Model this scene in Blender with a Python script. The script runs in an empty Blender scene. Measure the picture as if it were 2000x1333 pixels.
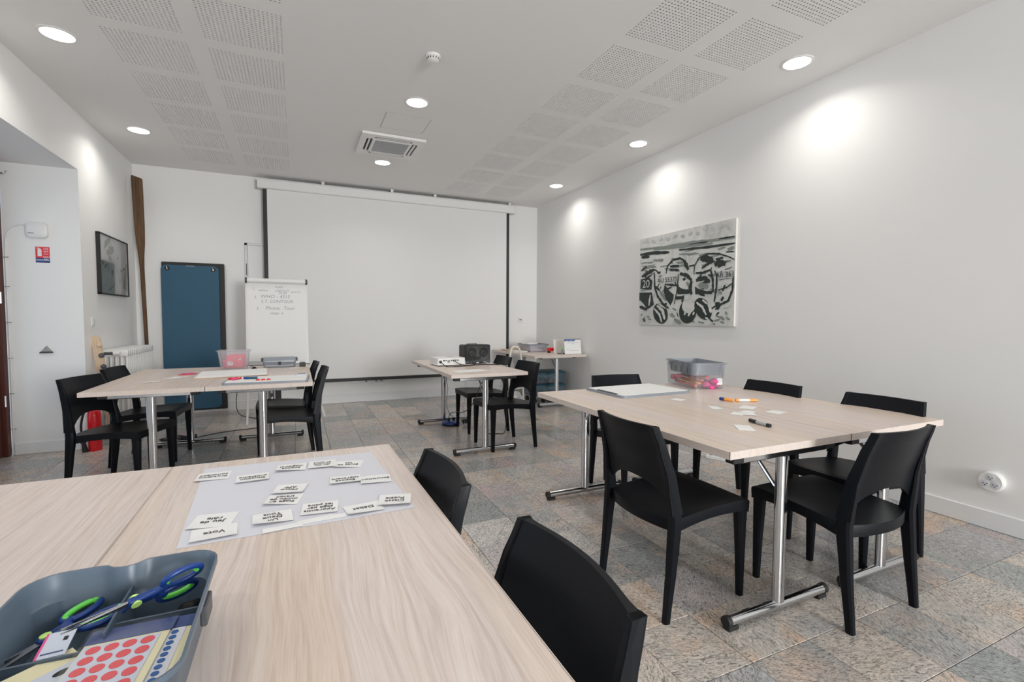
import bpy, bmesh, math, random
from mathutils import Vector, Matrix, Euler
random.seed(7)
C = bpy.context.scene.collection
SC = bpy.context.scene
PI = math.pi

# ------------------------------------------------------------------ camera
def cam_matrix(yaw, pitch, roll, loc):
    cy, sy, cp, sp = math.cos(yaw), math.sin(yaw), math.cos(pitch), math.sin(pitch)
    f = Vector((sy*cp, cy*cp, -sp)); r = Vector((cy, -sy, 0)); d = f.cross(r)
    c, s = math.cos(roll), math.sin(roll)
    r2 = c*r + s*d; d2 = -s*r + c*d
    m = Matrix((r2, -d2, -f)).transposed().to_4x4()
    m.translation = loc
    return m
cam = bpy.data.cameras.new('camera'); cam_o = bpy.data.objects.new('camera', cam); C.objects.link(cam_o)
cam.sensor_fit = 'HORIZONTAL'; cam.sensor_width = 36.0; cam.lens = 933.15*36/2000
cam.clip_start = 0.02
CAM = Vector((0, 0, 1.26))
cam_o.matrix_world = cam_matrix(0.4226, 0.0484, -0.0038, CAM)
SC.camera = cam_o

# ------------------------------------------------------------------ world, daylight, exposure
W = bpy.data.worlds.new('sky'); SC.world = W; W.use_nodes = True
bg = W.node_tree.nodes['Background']; bg.inputs[0].default_value = (0.74, 0.85, 1.0, 1); bg.inputs[1].default_value = 0.8
SC.view_settings.view_transform = 'Standard'; SC.view_settings.look = 'None'
SC.view_settings.gamma = 1.0; SC.view_settings.use_curve_mapping = False
SC.view_settings.exposure = 0.0
SC.cycles.max_bounces = 10; SC.cycles.diffuse_bounces = 6; SC.cycles.glossy_bounces = 4
SC.cycles.transparent_max_bounces = 16; SC.cycles.transmission_bounces = 6
SC.cycles.use_denoising = True; SC.cycles.use_adaptive_sampling = True; SC.cycles.adaptive_threshold = .015
SC.cycles.caustics_reflective = False; SC.cycles.caustics_refractive = False
LAMP_W = 4.45         # each ceiling downlight
DAY_W = 21.0           # daylight entering through each glazed door on the left
WIN_FILL_W = 490.0          # fill light at the added, unseen window behind the camera

# ------------------------------------------------------------------ materials
def mat(name, col, rough=0.5, metal=0.0, spec=0.5, emit=None, estr=0.0, coat=0.0, alpha=None):
    m = bpy.data.materials.new(name); m.use_nodes = True
    b = m.node_tree.nodes['Principled BSDF']
    b.inputs['Base Color'].default_value = (*col, 1); b.inputs['Roughness'].default_value = rough
    b.inputs['Metallic'].default_value = metal; b.inputs['Specular IOR Level'].default_value = spec
    b.inputs['Coat Weight'].default_value = coat
    if emit: b.inputs['Emission Color'].default_value = (*emit, 1); b.inputs['Emission Strength'].default_value = estr
    return m
class NT:
    def __init__(s, m): s.t = m.node_tree; s.b = s.t.nodes.get('Principled BSDF')
    def n(s, typ, **kw):
        x = s.t.nodes.new(typ)
        for k, v in kw.items(): setattr(x, k, v)
        return x
    def l(s, a, b): s.t.links.new(a, b)
    def val(s, sock, v): sock.default_value = v
    def math(s, op, a, b=None, c=None):
        x = s.n('ShaderNodeMath', operation=op)
        for i, v in enumerate((a, b, c)):
            if v is None: continue
            if isinstance(v, (int, float)): x.inputs[i].default_value = v
            else: s.l(v, x.inputs[i])
        return x.outputs[0]
    def mix(s, fac, a, b, mode='MIX'):
        x = s.n('ShaderNodeMix', data_type='RGBA', blend_type=mode)
        for i, v in ((0, fac), (6, a), (7, b)):
            if isinstance(v, (int, float)): x.inputs[i].default_value = v
            elif isinstance(v, tuple): x.inputs[i].default_value = (*v, 1)
            else: s.l(v, x.inputs[i])
        return x.outputs[2]
    def noise(s, vec, scale, detail=3, rough=.5, dist=0.0):
        x = s.n('ShaderNodeTexNoise'); s.l(vec, x.inputs['Vector'])
        x.inputs['Scale'].default_value = scale; x.inputs['Detail'].default_value = detail
        x.inputs['Roughness'].default_value = rough; x.inputs['Distortion'].default_value = dist
        return x.outputs['Fac']
    def ramp(s, fac, stops, interp='LINEAR'):
        x = s.n('ShaderNodeValToRGB'); s.l(fac, x.inputs[0]); r = x.color_ramp; r.interpolation = interp
        while len(r.elements) < len(stops): r.elements.new(0.5)
        for e, (p, c) in zip(r.elements, stops): e.position = p; e.color = (*c, 1) if len(c) == 3 else c
        return x.outputs[0]
    def bump(s, h, strength=.2, dist=.002):
        x = s.n('ShaderNodeBump'); x.inputs['Strength'].default_value = strength; x.inputs['Distance'].default_value = dist
        s.l(h, x.inputs['Height']); s.l(x.outputs[0], s.b.inputs['Normal'])

def paint(name, col, rough=.65):
    m = mat(name, col, rough, spec=.3); t = NT(m)
    g = t.n('ShaderNodeNewGeometry'); h = t.noise(g.outputs['Position'], 260, 2)
    t.bump(h, .06, .001)
    lo = t.noise(g.outputs['Position'], .9, 2)
    c = t.mix(lo, tuple(x*.985 for x in col), tuple(min(1, x*1.015) for x in col)); t.l(c, t.b.inputs['Base Color'])
    return m
M = {}
M['wall'] = paint('wall_paint', (.86, .86, .855))
M['ceiling'] = paint('ceiling_paint', (.82, .815, .81))
M['trim'] = paint('trim_paint', (.82, .83, .84), .4)
M['dark_void'] = mat('absorber_fleece', (.035, .035, .035), .9)
M['black_plastic'] = mat('charcoal_plastic', (.0040, .0052, .0080), .42, spec=.17)
t = NT(M['black_plastic']); g = t.n('ShaderNodeTexCoord'); t.bump(t.noise(g.outputs['Object'], 420, 2), .12, .0006)
M['chrome'] = mat('chrome', (.62, .63, .65), .14, 1.0)
M['silver'] = mat('silver_paint', (.52, .53, .55), .35, .6)
M['rubber'] = mat('black_rubber', (.012, .012, .013), .6)
M['black'] = mat('black_matt', (.012, .013, .014), .5)
M['white_plastic'] = mat('white_plastic', (.80, .80, .79), .35)
M['cream_plastic'] = mat('cream_plastic', (.76, .74, .67), .35)
M['grey_plastic'] = mat('grey_plastic', (.25, .28, .32), .4)
M['dark_grey'] = mat('dark_grey_plastic', (.07, .075, .085), .45)
M['slate_plastic'] = mat('blue_grey_plastic', (.105, .145, .195), .36)
M['white_paper'] = mat('white_paper', (.67, .675, .73), .75)
M['card'] = mat('white_card', (.83, .83, .82), .7)
M['ink'] = mat('black_ink', (.02, .02, .022), .7)
M['grey_ink'] = mat('grey_marker_ink', (.38, .39, .42), .8)
M['teal'] = mat('teal_foam', (.026, .100, .172), .6)
M['teal_lid'] = mat('teal_plastic', (.035, .10, .13), .4)
M['red'] = mat('red_gloss', (.72, .012, .02), .22)
M['red_matt'] = mat('red_print', (.78, .05, .07), .5)
M['pink'] = mat('pink_plastic', (.85, .12, .19), .45)
M['magenta'] = mat('magenta_plastic', (.78, .07, .30), .4)
M['coral'] = mat('coral_plastic', (.80, .22, .16), .45)
M['orange'] = mat('orange_plastic', (.90, .36, .06), .35)
M['navy'] = mat('navy_plastic', (.010, .045, .22), .35)
M['blue_print'] = mat('blue_print', (.02, .11, .33), .5)
M['navy_print'] = mat('navy_card', (.045, .075, .22), .35)
M['green'] = mat('lime_green_plastic', (.18, .80, .12), .4)
M['lime'] = mat('pale_lime_plastic', (.55, .88, .22), .4)
M['yellow_paper'] = mat('pale_yellow_paper', (.83, .78, .52), .7)
M['kraft'] = mat('kraft_card', (.50, .36, .25), .8)
M['beige_paper'] = mat('beige_paper', (.78, .74, .70), .8)
M['steel'] = mat('steel_blade', (.50, .50, .52), .25, 1.0)
M['sky_card'] = mat('pale_blue_card', (.62, .68, .80), .5)
M['screen_fabric'] = paint('screen_fabric', (.80, .80, .795), .8)
M['brown_wood'] = mat('varnished_brown_wood', (.085, .022, .014), .35)
M['glow'] = mat('lamp_diffuser', (.9, .9, .9), .5, emit=(1.0, .985, .96), estr=9.0)
M['grille'] = mat('grey_filter_mesh', (.32, .32, .32), .6)
M['art_dark'] = mat('paint_dark_green_black', (.018, .030, .026), .5)
M['art_mid'] = mat('paint_mid_grey', (.24, .27, .25), .6)
M['art_light'] = mat('paint_pale_grey', (.50, .51, .49), .6)
M['art_white'] = mat('paint_off_white', (.66, .67, .64), .6)

def wood(name, c1, c2, c3, k=1.0, rough=.38, axis='Y', warm=None):
    """oak-like print: fine lines along the axis, bent by a slow field into cathedral shapes"""
    m = mat(name, c1, rough, spec=.4); t = NT(m)
    tc = t.n('ShaderNodeTexCoord'); oi = t.n('ShaderNodeObjectInfo')
    rt = t.n('ShaderNodeMapping'); t.l(tc.outputs['Object'], rt.inputs[0])
    rt.inputs['Rotation'].default_value = {'Y': (0, 0, 0), 'X': (0, 0, PI/2), 'Z': (PI/2, 0, 0)}[axis]
    cm = t.n('ShaderNodeCombineXYZ'); t.l(t.math('MULTIPLY', oi.outputs['Random'], 37.0), cm.inputs[0]); t.l(t.math('MULTIPLY', oi.outputs['Random'], 11.0), cm.inputs[1])
    va = t.n('ShaderNodeVectorMath', operation='ADD'); t.l(rt.outputs[0], va.inputs[0]); t.l(cm.outputs[0], va.inputs[1])
    def mapped(v, s):
        q = t.n('ShaderNodeMapping'); t.l(v, q.inputs[0]); q.inputs['Scale'].default_value = s; return q.outputs[0]
    field = t.noise(mapped(va.outputs[0], (4.2*k, .9*k, 4.2*k)), 1.0, 2, .45, .3)
    bend = t.n('ShaderNodeCombineXYZ'); t.l(t.math('MULTIPLY', t.math('SUBTRACT', field, .5), .13/k), bend.inputs[0])
    vb = t.n('ShaderNodeVectorMath', operation='ADD'); t.l(va.outputs[0], vb.inputs[0]); t.l(bend.outputs[0], vb.inputs[1]); v = vb.outputs[0]
    mid = t.noise(mapped(v, (95*k, .8*k, 30*k)), 1.0, 3, .6)
    fine = t.noise(mapped(v, (260*k, 7.0*k, 60*k)), 1.0, 3, .7)
    wide = t.noise(mapped(v, (9*k, .35*k, 9*k)), 1.0, 2, .5)
    f = t.math('ADD', t.math('MULTIPLY', mid, .5), t.math('MULTIPLY', fine, .5))
    col = t.ramp(f, [(.33, c3), (.50, c1), (.64, c2)])
    if warm: col = t.mix(t.math('MULTIPLY', t.ramp(wide, [(.42, (0, 0, 0)), (.62, (1, 1, 1))]), .75), col, t.mix(1.0, col, warm, 'MULTIPLY'))
    t.l(col, t.b.inputs['Base Color']); t.bump(fine, .06, .0006)
    return m
M['laminate'] = wood('oak_laminate', (.675, .584, .545), (.735, .656, .62), (.555, .460, .417), 1.0, .36, 'Y', (1.02, .97, .86))
M['laminate_edge'] = wood('oak_laminate_edge', (.66, .575, .525), (.70, .62, .57), (.60, .51, .455), 1.0, .4, 'Y')
M['oar_wood'] = wood('weathered_oar_wood', (.115, .062, .030), (.20, .115, .055), (.045, .032, .024), 1.0, .75, 'Z')
M['pale_wood'] = wood('pale_beech', (.72, .55, .40), (.78, .62, .47), (.60, .43, .29), 1.0, .5, 'Z')

def clear(name, tint, gloss=.12, diff=.12, rough=.06, fac=.7):
    m = bpy.data.materials.new(name); m.use_nodes = True; nt = m.node_tree; nt.nodes.clear()
    o = nt.nodes.new('ShaderNodeOutputMaterial'); tr = nt.nodes.new('ShaderNodeBsdfTransparent'); gl = nt.nodes.new('ShaderNodeBsdfGlossy')
    df = nt.nodes.new('ShaderNodeBsdfDiffuse'); m1 = nt.nodes.new('ShaderNodeMixShader'); m2 = nt.nodes.new('ShaderNodeMixShader')
    lw = nt.nodes.new('ShaderNodeLayerWeight'); lw.inputs[0].default_value = .25
    mt = nt.nodes.new('ShaderNodeMath'); mt.operation = 'MULTIPLY_ADD'; mt.inputs[1].default_value = fac; mt.inputs[2].default_value = gloss
    tr.inputs[0].default_value = (*tint, 1); gl.inputs['Roughness'].default_value = rough; df.inputs[0].default_value = (*tint, 1)
    m1.inputs[0].default_value = diff
    L = nt.links.new
    L(tr.outputs[0], m1.inputs[1]); L(df.outputs[0], m1.inputs[2]); L(lw.outputs['Facing'], mt.inputs[0]); L(mt.outputs[0], m2.inputs[0])
    L(m1.outputs[0], m2.inputs[1]); L(gl.outputs[0], m2.inputs[2]); L(m2.outputs[0], o.inputs[0])
    return m
M['clear'] = clear('clear_plastic', (.93, .94, .95), .02, .05, .05, .32)
M['frosted'] = clear('frosted_plastic', (.94, .93, .95), .03, .13, .1, .35)
M['clear_blue'] = clear('blue_clear_plastic', (.66, .76, .82), .02, .08, .06, .3)
M['smoke'] = clear('grey_translucent_plastic', (.42, .45, .48), .05, .45)
M['film'] = clear('clear_film', (.99, .99, .99), .0, .0, .3, .12)
M['glass'] = clear('window_glass', (.97, .98, .98), .03, .0, .02)
M['picture_glass'] = clear('picture_glass', (.97, .97, .97), .02, .0, .10, .25)

# slate floor: colour, vein direction and patches vary from tile to tile (tile cell taken from the world position)
TS = 0.3075; TX0 = 1.81; TY0 = 1.18
def floor_material():
    m = mat('polished_quartzite', (.4, .4, .4), .3, spec=.5); t = NT(m)
    g = t.n('ShaderNodeNewGeometry'); sp = t.n('ShaderNodeSeparateXYZ'); t.l(g.outputs['Position'], sp.inputs[0])
    cx = t.math('FLOOR', t.math('DIVIDE', t.math('SUBTRACT', sp.outputs[0], TX0), TS))
    cy = t.math('FLOOR', t.math('DIVIDE', t.math('SUBTRACT', sp.outputs[1], TY0), TS))
    cc = t.n('ShaderNodeCombineXYZ'); t.l(cx, cc.inputs[0]); t.l(cy, cc.inputs[1])
    wn = t.n('ShaderNodeTexWhiteNoise', noise_dimensions='3D'); t.l(cc.outputs[0], wn.inputs[0])
    ws = t.n('ShaderNodeSeparateColor'); t.l(wn.outputs['Color'], ws.inputs[0])
    r1, r2, r3 = ws.outputs[0], ws.outputs[1], ws.outputs[2]
    # per-tile rotated and shifted coordinates
    rot = t.n('ShaderNodeVectorRotate', rotation_type='Z_AXIS'); t.l(g.outputs['Position'], rot.inputs['Vector'])
    ang = t.math('ADD', t.math('MULTIPLY', t.math('ROUND', t.math('MULTIPLY', r2, 1.25)), 1.5708), t.math('MULTIPLY', r3, .9)); t.l(ang, rot.inputs['Angle'])
    off = t.n('ShaderNodeVectorMath', operation='MULTIPLY_ADD'); t.l(wn.outputs['Color'], off.inputs[0]); off.inputs[1].default_value = (40, 40, 40); t.l(rot.outputs[0], off.inputs[2])
    v = off.outputs[0]
    mp = t.n('ShaderNodeMapping'); t.l(v, mp.inputs[0]); mp.inputs['Scale'].default_value = (19, 50, 19)
    strand = t.noise(mp.outputs[0], 1.0, 6, .66, 3.0)
    mp2 = t.n('ShaderNodeMapping'); t.l(v, mp2.inputs[0]); mp2.inputs['Scale'].default_value = (55, 150, 50)
    fine = t.noise(mp2.outputs[0], 1.0, 4, .7, 2.6)
    patch = t.noise(v, 4.2, 4, .55, .5); patch2 = t.noise(v, 6.5, 3, .5, .8)
    base = t.ramp(r1, [(.0, (0.398, 0.394, 0.385)), (.20, (0.551, 0.508, 0.462)), (.40, (0.445, 0.437, 0.435)), (.55, (0.62, 0.556, 0.495)), (.70, (0.503, 0.459, 0.451)), (.85, (0.334, 0.346, 0.341)), (.93, (0.583, 0.556, 0.528))], 'CONSTANT')
    tint = t.ramp(r3, [(.0, (.68, .47, .32)), (.34, (.62, .47, .37)), (.56, (.58, .42, .40)), (.72, (.36, .42, .375)), (.84, (.43, .44, .46))], 'CONSTANT')
    # warm rust tones are commoner toward the far left of the floor, cool greys toward the near right (stock of the stone)
    pf = t.ramp(patch, [(.46, (0, 0, 0)), (.64, (1, 1, 1))])
    c = t.mix(t.math('MULTIPLY', pf, .62), base, tint)
    pg = t.ramp(patch2, [(.50, (0, 0, 0)), (.70, (1, 1, 1))])
    c = t.mix(t.math('MULTIPLY', pg, .5), c, (.345, .35, .35))
    dk = t.ramp(strand, [(.37, (.30, .31, .32)), (.47, (.90, .90, .90)), (.62, (1.26, 1.25, 1.24))])
    c = t.mix(1.0, c, dk, 'MULTIPLY')
    fk = t.ramp(fine, [(.34, (.55, .55, .56)), (.50, (1, 1, 1)), (.68, (1.2, 1.2, 1.2))])
    c = t.mix(.9, c, fk, 'MULTIPLY')
    t.l(c, t.b.inputs['Base Color'])
    t.l(t.math('MULTIPLY_ADD', fine, .16, .20), t.b.inputs['Roughness'])
    t.bump(strand, .10, .0012)
    return m
M['stone'] = floor_material()
M['grout'] = mat('dark_grout', (.10, .10, .10), .9)

# ------------------------------------------------------------------ mesh helpers
class MB:
    """collects vertices and faces of one mesh; faces carry a material slot"""
    def __init__(s): s.v = []; s.f = []; s.mi = []; s.cur = 0
    def add(s, vs, fs, X=None):
        o = len(s.v)
        s.v += [tuple(X @ Vector(p)) for p in vs] if X is not None else [tuple(p) for p in vs]
        s.f += [tuple(i+o for i in f) for f in fs]; s.mi += [s.cur]*len(fs)
        return s
    def box(s, x0, x1, y0, y1, z0, z1, b=0.0, X=None, seg=1):
        if b <= 0:
            vs = [(x, y, z) for z in (z0, z1) for y in (y0, y1) for x in (x0, x1)]
            fs = [(0, 2, 3, 1), (4, 5, 7, 6), (0, 1, 5, 4), (2, 6, 7, 3), (0, 4, 6, 2), (1, 3, 7, 5)]
            return s.add(vs, fs, X)
        bm = bmesh.new(); bmesh.ops.create_cube(bm, size=1)
        for q in bm.verts: q.co = Vector(((x0+x1)/2+q.co.x*(x1-x0), (y0+y1)/2+q.co.y*(y1-y0), (z0+z1)/2+q.co.z*(z1-z0)))
        bmesh.ops.bevel(bm, geom=bm.edges[:], offset=b, segments=seg, affect='EDGES', profile=.5)
        bm.verts.index_update(); vs = [q.co.copy() for q in bm.verts]; fs = [[q.index for q in f.verts] for f in bm.faces]; bm.free()
        return s.add(vs, fs, X)
    def prism(s, pts, z0, z1, X=None, cap=True, top=None):
        n = len(pts); tp = top or pts
        vs = [(p[0], p[1], z0) for p in pts]+[(p[0], p[1], z1) for p in tp]
        fs = [(i, (i+1) % n, n+(i+1) % n, n+i) for i in range(n)]
        if cap: fs += [tuple(range(n-1, -1, -1)), tuple(range(n, 2*n))]
        return s.add(vs, fs, X)
    def lathe(s, prof, n=20, X=None, cap=True):
        vs = []; fs = []
        for r, z in prof: vs += [(r*math.cos(2*PI*k/n), r*math.sin(2*PI*k/n), z) for k in range(n)]
        for j in range(len(prof)-1):
            for k in range(n):
                a = j*n+k; b = j*n+(k+1) % n; fs.append((a, b, b+n, a+n))
        if cap: fs += [tuple(range(n-1, -1, -1)), tuple(range((len(prof)-1)*n, len(prof)*n))]
        return s.add(vs, fs, X)
    def tube(s, path, r, n=8, X=None, flat=1.0):
        P = [Vector(p) for p in path]; vs = []; fs = []; R = r if isinstance(r, (list, tuple)) else [r]*len(P)
        up = Vector((0, 0, 1)); t0 = (P[1]-P[0]).normalized()
        if abs(t0.dot(up)) > .95: up = Vector((0, 1, 0))
        for i, p in enumerate(P):
            t = ((P[min(i+1, len(P)-1)]-P[i]).normalized()+(P[i]-P[max(i-1, 0)]).normalized()) if 0 < i < len(P)-1 else (P[min(i+1, len(P)-1)]-P[max(i-1, 0)])
            t.normalize(); a = up.cross(t)
            if a.length < 1e-4: a = Vector((1, 0, 0))
            a.normalize(); b = t.cross(a); up = b
            vs += [p+R[i]*(math.cos(2*PI*k/n)*a+flat*math.sin(2*PI*k/n)*b) for k in range(n)]
        for j in range(len(P)-1):
            for k in range(n):
                x = j*n+k; y = j*n+(k+1) % n; fs.append((x, y, y+n, x+n))
        fs += [tuple(range(n-1, -1, -1)), tuple(range((len(P)-1)*n, len(P)*n))]
        return s.add(vs, fs, X)
    def loft(s, rings, cap=True, X=None):
        n = len(rings[0]); vs = [p for r in rings for p in r]; fs = []
        for j in range(len(rings)-1):
            for k in range(n):
                a = j*n+k; b = j*n+(k+1) % n; fs.append((a, b, b+n, a+n))
        if cap: fs += [tuple(range(n-1, -1, -1)), tuple(range((len(rings)-1)*n, len(rings)*n))]
        return s.add(vs, fs, X)
    def grid(s, rows, X=None, flip=False):
        m = len(rows[0]); vs = [p for r in rows for p in r]; fs = []
        for j in range(len(rows)-1):
            for k in range(m-1):
                q = (j*m+k, j*m+k+1, (j+1)*m+k+1, (j+1)*m+k); fs.append(q[::-1] if flip else q)
        return s.add(vs, fs, X)
    def mesh(s, name, mats, smooth=35):
        me = bpy.data.meshes.new(name); me.from_pydata(s.v, [], s.f)
        for q in (mats if isinstance(mats, (list, tuple)) else [mats]): me.materials.append(M[q] if isinstance(q, str) else q)
        me.polygons.foreach_set('material_index', s.mi)
        bm = bmesh.new(); bm.from_mesh(me); bmesh.ops.recalc_face_normals(bm, faces=bm.faces[:]); bm.to_mesh(me); bm.free()
        if smooth:
            me.polygons.foreach_set('use_smooth', [True]*len(me.polygons)); me.set_sharp_from_angle(angle=math.radians(smooth))
        me.update(); return me
    def obj(s, name, mats, parent=None, smooth=35, loc=None, rot=None):
        return link(name, s.mesh(name, mats, smooth), parent, loc, rot)
def link(name, data, parent=None, loc=None, rot=None):
    o = bpy.data.objects.new(name, data); C.objects.link(o)
    if parent is not None: o.parent = parent
    if loc is not None: o.location = loc
    if rot is not None: o.rotation_euler = rot
    return o
def tag(o, label, cat, group=None, kind=None):
    o['label'] = label
    if cat: o['category'] = cat
    if group: o['group'] = group
    if kind: o['kind'] = kind
    return o
def thing(name, label, cat, loc=(0, 0, 0), rz=0.0, group=None, rot=None):
    o = bpy.data.objects.new(name, None); C.objects.link(o); o.empty_display_size = .1
    o.location = loc; o.rotation_euler = rot if rot else (0, 0, rz)
    return tag(o, label, cat, group)
def struct(name, mb, mats, label, smooth=35, parent=None):
    o = mb.obj(name, mats, parent, smooth); o['kind'] = 'structure'; o['label'] = label; return o
def dup(root, label=None, loc=None, rz=None):
    r = root.copy(); C.objects.link(r)
    if loc is not None: r.location = loc
    if rz is not None: r.rotation_euler = (0, 0, rz)
    if label: r['label'] = label
    for ch in list(root.children):
        c = ch.copy(); C.objects.link(c); c.parent = r
        for gch in list(ch.children):
            d = gch.copy(); C.objects.link(d); d.parent = c
    return r
def T(x=0, y=0, z=0, rx=0, ry=0, rz=0): return Matrix.Translation((x, y, z)) @ Euler((rx, ry, rz)).to_matrix().to_4x4()
def rrect(hx, hy, r, n=5, cx=0, cy=0):
    p = []
    for sx, sy, a0 in ((1, 1, 0), (-1, 1, 90), (-1, -1, 180), (1, -1, 270)):
        for k in range(n+1):
            a = math.radians(a0+90*k/n); p.append((cx+sx*(hx-r)+r*math.cos(a), cy+sy*(hy-r)+r*math.sin(a)))
    return p
def ellipse(rx, ry, n=20, cx=0, cy=0): return [(cx+rx*math.cos(2*PI*k/n), cy+ry*math.sin(2*PI*k/n)) for k in range(n)]
def smooth_path(pts, k=5):
    P = [Vector(p) for p in pts]; out = []
    for i in range(len(P)-1):
        a, b, c, d = P[max(i-1, 0)], P[i], P[i+1], P[min(i+2, len(P)-1)]
        for j in range(k):
            t = j/k; out.append(.5*((2*b)+(c-a)*t+(2*a-5*b+4*c-d)*t*t+(3*b-a-3*c+d)*t**3))
    return out+[P[-1]]
def lettering(text, size, material, parent, loc, rot, align='CENTER', name='lettering', spacing=.95, extrude=.0003, shear=0):
    cu = bpy.data.curves.new('text', 'FONT'); cu.body = text; cu.size = size; cu.align_x = align; cu.align_y = 'CENTER'
    cu.space_line = spacing; cu.extrude = extrude; cu.resolution_u = 3; cu.shear = shear
    tmp = bpy.data.objects.new('text', cu); C.objects.link(tmp)
    dg = bpy.context.evaluated_depsgraph_get(); me = bpy.data.meshes.new_from_object(tmp.evaluated_get(dg))
    bpy.data.objects.remove(tmp); bpy.data.curves.remove(cu)
    me.materials.clear(); me.materials.append(M[material])
    return link(name, me, parent, loc, rot)
def cable(name, pts, r, material, label, parent=None, k=6):
    o = MB().tube(smooth_path(pts, k), r, 6).obj(name, material, parent, 60)
    if parent is None: tag(o, label, 'cable')
    return o

# ------------------------------------------------------------------ the room
XL, XR, YB, YF, ZC = -1.829, 3.786, 7.389, -5.6, 3.144
XO, ZS = -2.37, 2.618                     # outer plane of the thick left wall, height of its door recesses
OPEN = [(3.95, 5.75), (0.35, 2.15)]
floor = struct('floor', MB().box(XO-.15, XR, YF, YB, -.12, -.006), 'grout', 'dark bedding and joints under the stone tile floor', 0)
def in_view(x, y):
    v = cam_o.matrix_world.inverted() @ Vector((x, y, 0))
    if v.z > -.3: return False
    return abs(v.x/v.z) < 1.17 and abs(v.y/v.z) < .80
tile_me = MB().box(-TS/2+.0012, TS/2-.0012, -TS/2+.0012, TS/2-.0012, -.010, 0, .0014).mesh('floor_tile', 'stone', 0)
cells = []
for i in range(-14, 7):
    for j in range(-10, 21):
        cx, cy = TX0+(i+.5)*TS, TY0+(j+.5)*TS
        if cx-TS/2 < XR-.01 and cx+TS/2 > XO-.1 and cy-TS/2 < YB-.01: cells.append((0 if in_view(cx, cy) else 1, math.hypot(cx, cy), cx, cy))
cells.sort()
rest = MB(); one = MB().box(-TS/2+.0012, TS/2-.0012, -TS/2+.0012, TS/2-.0012, -.010, 0, .0014)
for k, (nv, dd, cx, cy) in enumerate(cells):
    full = cx+TS/2 < XR and cy+TS/2 < YB
    z = random.uniform(-.0006, .0004)
    if k < 295 and nv == 0 and full: link('floor_tile', tile_me, floor, (cx, cy, z))
    else:
        x0, x1, y0, y1 = cx-TS/2+.0012, min(cx+TS/2-.0012, XR-.001), cy-TS/2+.0012, min(cy+TS/2-.0012, YB-.001)
        rest.box(x0, x1, y0, y1, -.010, z, .0014)
ro = rest.obj('floor_tile_remainder', 'stone', floor, 0); ro['kind'] = 'stuff'

# ceiling with cut-outs that take the perforated acoustic panels
PX = [(-1.150, -.657), (-.545, -.052), (2.015, 2.508), (2.628, 3.121)]
PY = [(6.430-.605*k, 6.430-.605*k+.490) for k in range(9)]
xs = sorted({XO-.1, XR+.0}.union(*[set(p) for p in PX])); ys = sorted({YF, YB}.union(*[set(p) for p in PY]))
cb = MB(); idx = {}
for i in range(len(xs)-1):
    for j in range(len(ys)-1):
        if (xs[i], xs[i+1]) in PX and (ys[j], ys[j+1]) in PY: continue
        cb.add([(xs[i], ys[j], ZC), (xs[i+1], ys[j], ZC), (xs[i+1], ys[j+1], ZC), (xs[i], ys[j+1], ZC)], [(0, 3, 2, 1)])
cb.box(XO-.1, XR, YF, YB, ZC+.06, ZC+.16)
ceiling = struct('ceiling', cb, 'ceiling', 'flat white plaster ceiling with two bands of perforated acoustic panels', 0)
pm = MB(); NH = 20; pw, ph = .493, .490; hr = .0068
for a in range(NH):
    for b in range(NH):
        x0, x1 = a*pw/NH, (a+1)*pw/NH; y0, y1 = b*ph/NH, (b+1)*ph/NH; cx, cy = (x0+x1)/2, (y0+y1)/2
        out = [(x1, cy), (x1, y1), (cx, y1), (x0, y1), (x0, cy), (x0, y0), (cx, y0), (x1, y0)]
        ring = [(cx+hr*math.cos(PI*k/4), cy+hr*math.sin(PI*k/4)) for k in range(8)]
        vs = [(*p, 0) for p in out]+[(*p, 0) for p in ring]+[(*p, .005) for p in ring]
        pm.cur = 0; pm.add(vs, [(k, 8+k, 8+(k+1) % 8, (k+1) % 8) for k in range(8)]+[(8+k, 16+k, 16+(k+1) % 8, 8+(k+1) % 8) for k in range(8)])
pm.cur = 1; pm.add([(0, 0, .005), (pw, 0, .005), (pw, ph, .005), (0, ph, .005)], [(0, 1, 2, 3)])
me = bpy.data.meshes.new('perforated_panel'); me.from_pydata(pm.v, [], pm.f)
for q in ('ceiling', 'dark_void'): me.materials.append(M[q])
me.polygons.foreach_set('material_index', pm.mi); me.update()
for x0, x1 in PX:
    for y0, y1 in PY: link('perforated_panel', me, ceiling, (x0, y0, ZC))

wl = MB()
wl.box(XO, XL, OPEN[0][1], YB, 0, ZC); wl.box(XO, XL, OPEN[0][0], OPEN[0][1], ZS, ZC); wl.box(XO, XL, OPEN[1][1], OPEN[0][0], 0, ZC)
wl.box(XO, XL, OPEN[1][0], OPEN[1][1], ZS, ZC); wl.box(XO, XL, YF, OPEN[1][0], 0, ZC)
struct('wall_left', wl, 'wall', 'thick white left wall with deep door recesses', 0)
struct('wall_right', MB().box(XR, XR+.15, YF-.15, YB+.15, 0, ZC), 'wall', 'long bare white wall on the right, washed by downlights', 0)
struct('wall_back', MB().box(XO-.1, XR, YB, YB+.15, 0, ZC), 'wall', 'white back wall behind the projection screen', 0)
wf = MB(); WX = (1.7, 3.65); WZ = (.75, 2.75)  # window opening is added here to let fill light reach the room
wf.box(XO-.1, WX[0], YF-.15, YF, 0, ZC); wf.box(WX[1], XR, YF-.15, YF, 0, ZC); wf.box(WX[0], WX[1], YF-.15, YF, 0, WZ[0]); wf.box(WX[0], WX[1], YF-.15, YF, WZ[1], ZC)
struct('wall_front', wf, 'wall', 'unseen white wall behind the camera with an added window opening for light', 0)
wb = MB()
for x in (WX[0], (WX[0]+WX[1])/2-.03, WX[1]-.06): wb.box(x, x+.06, YF-.10, YF-.04, WZ[0], WZ[1], .004)
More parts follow.
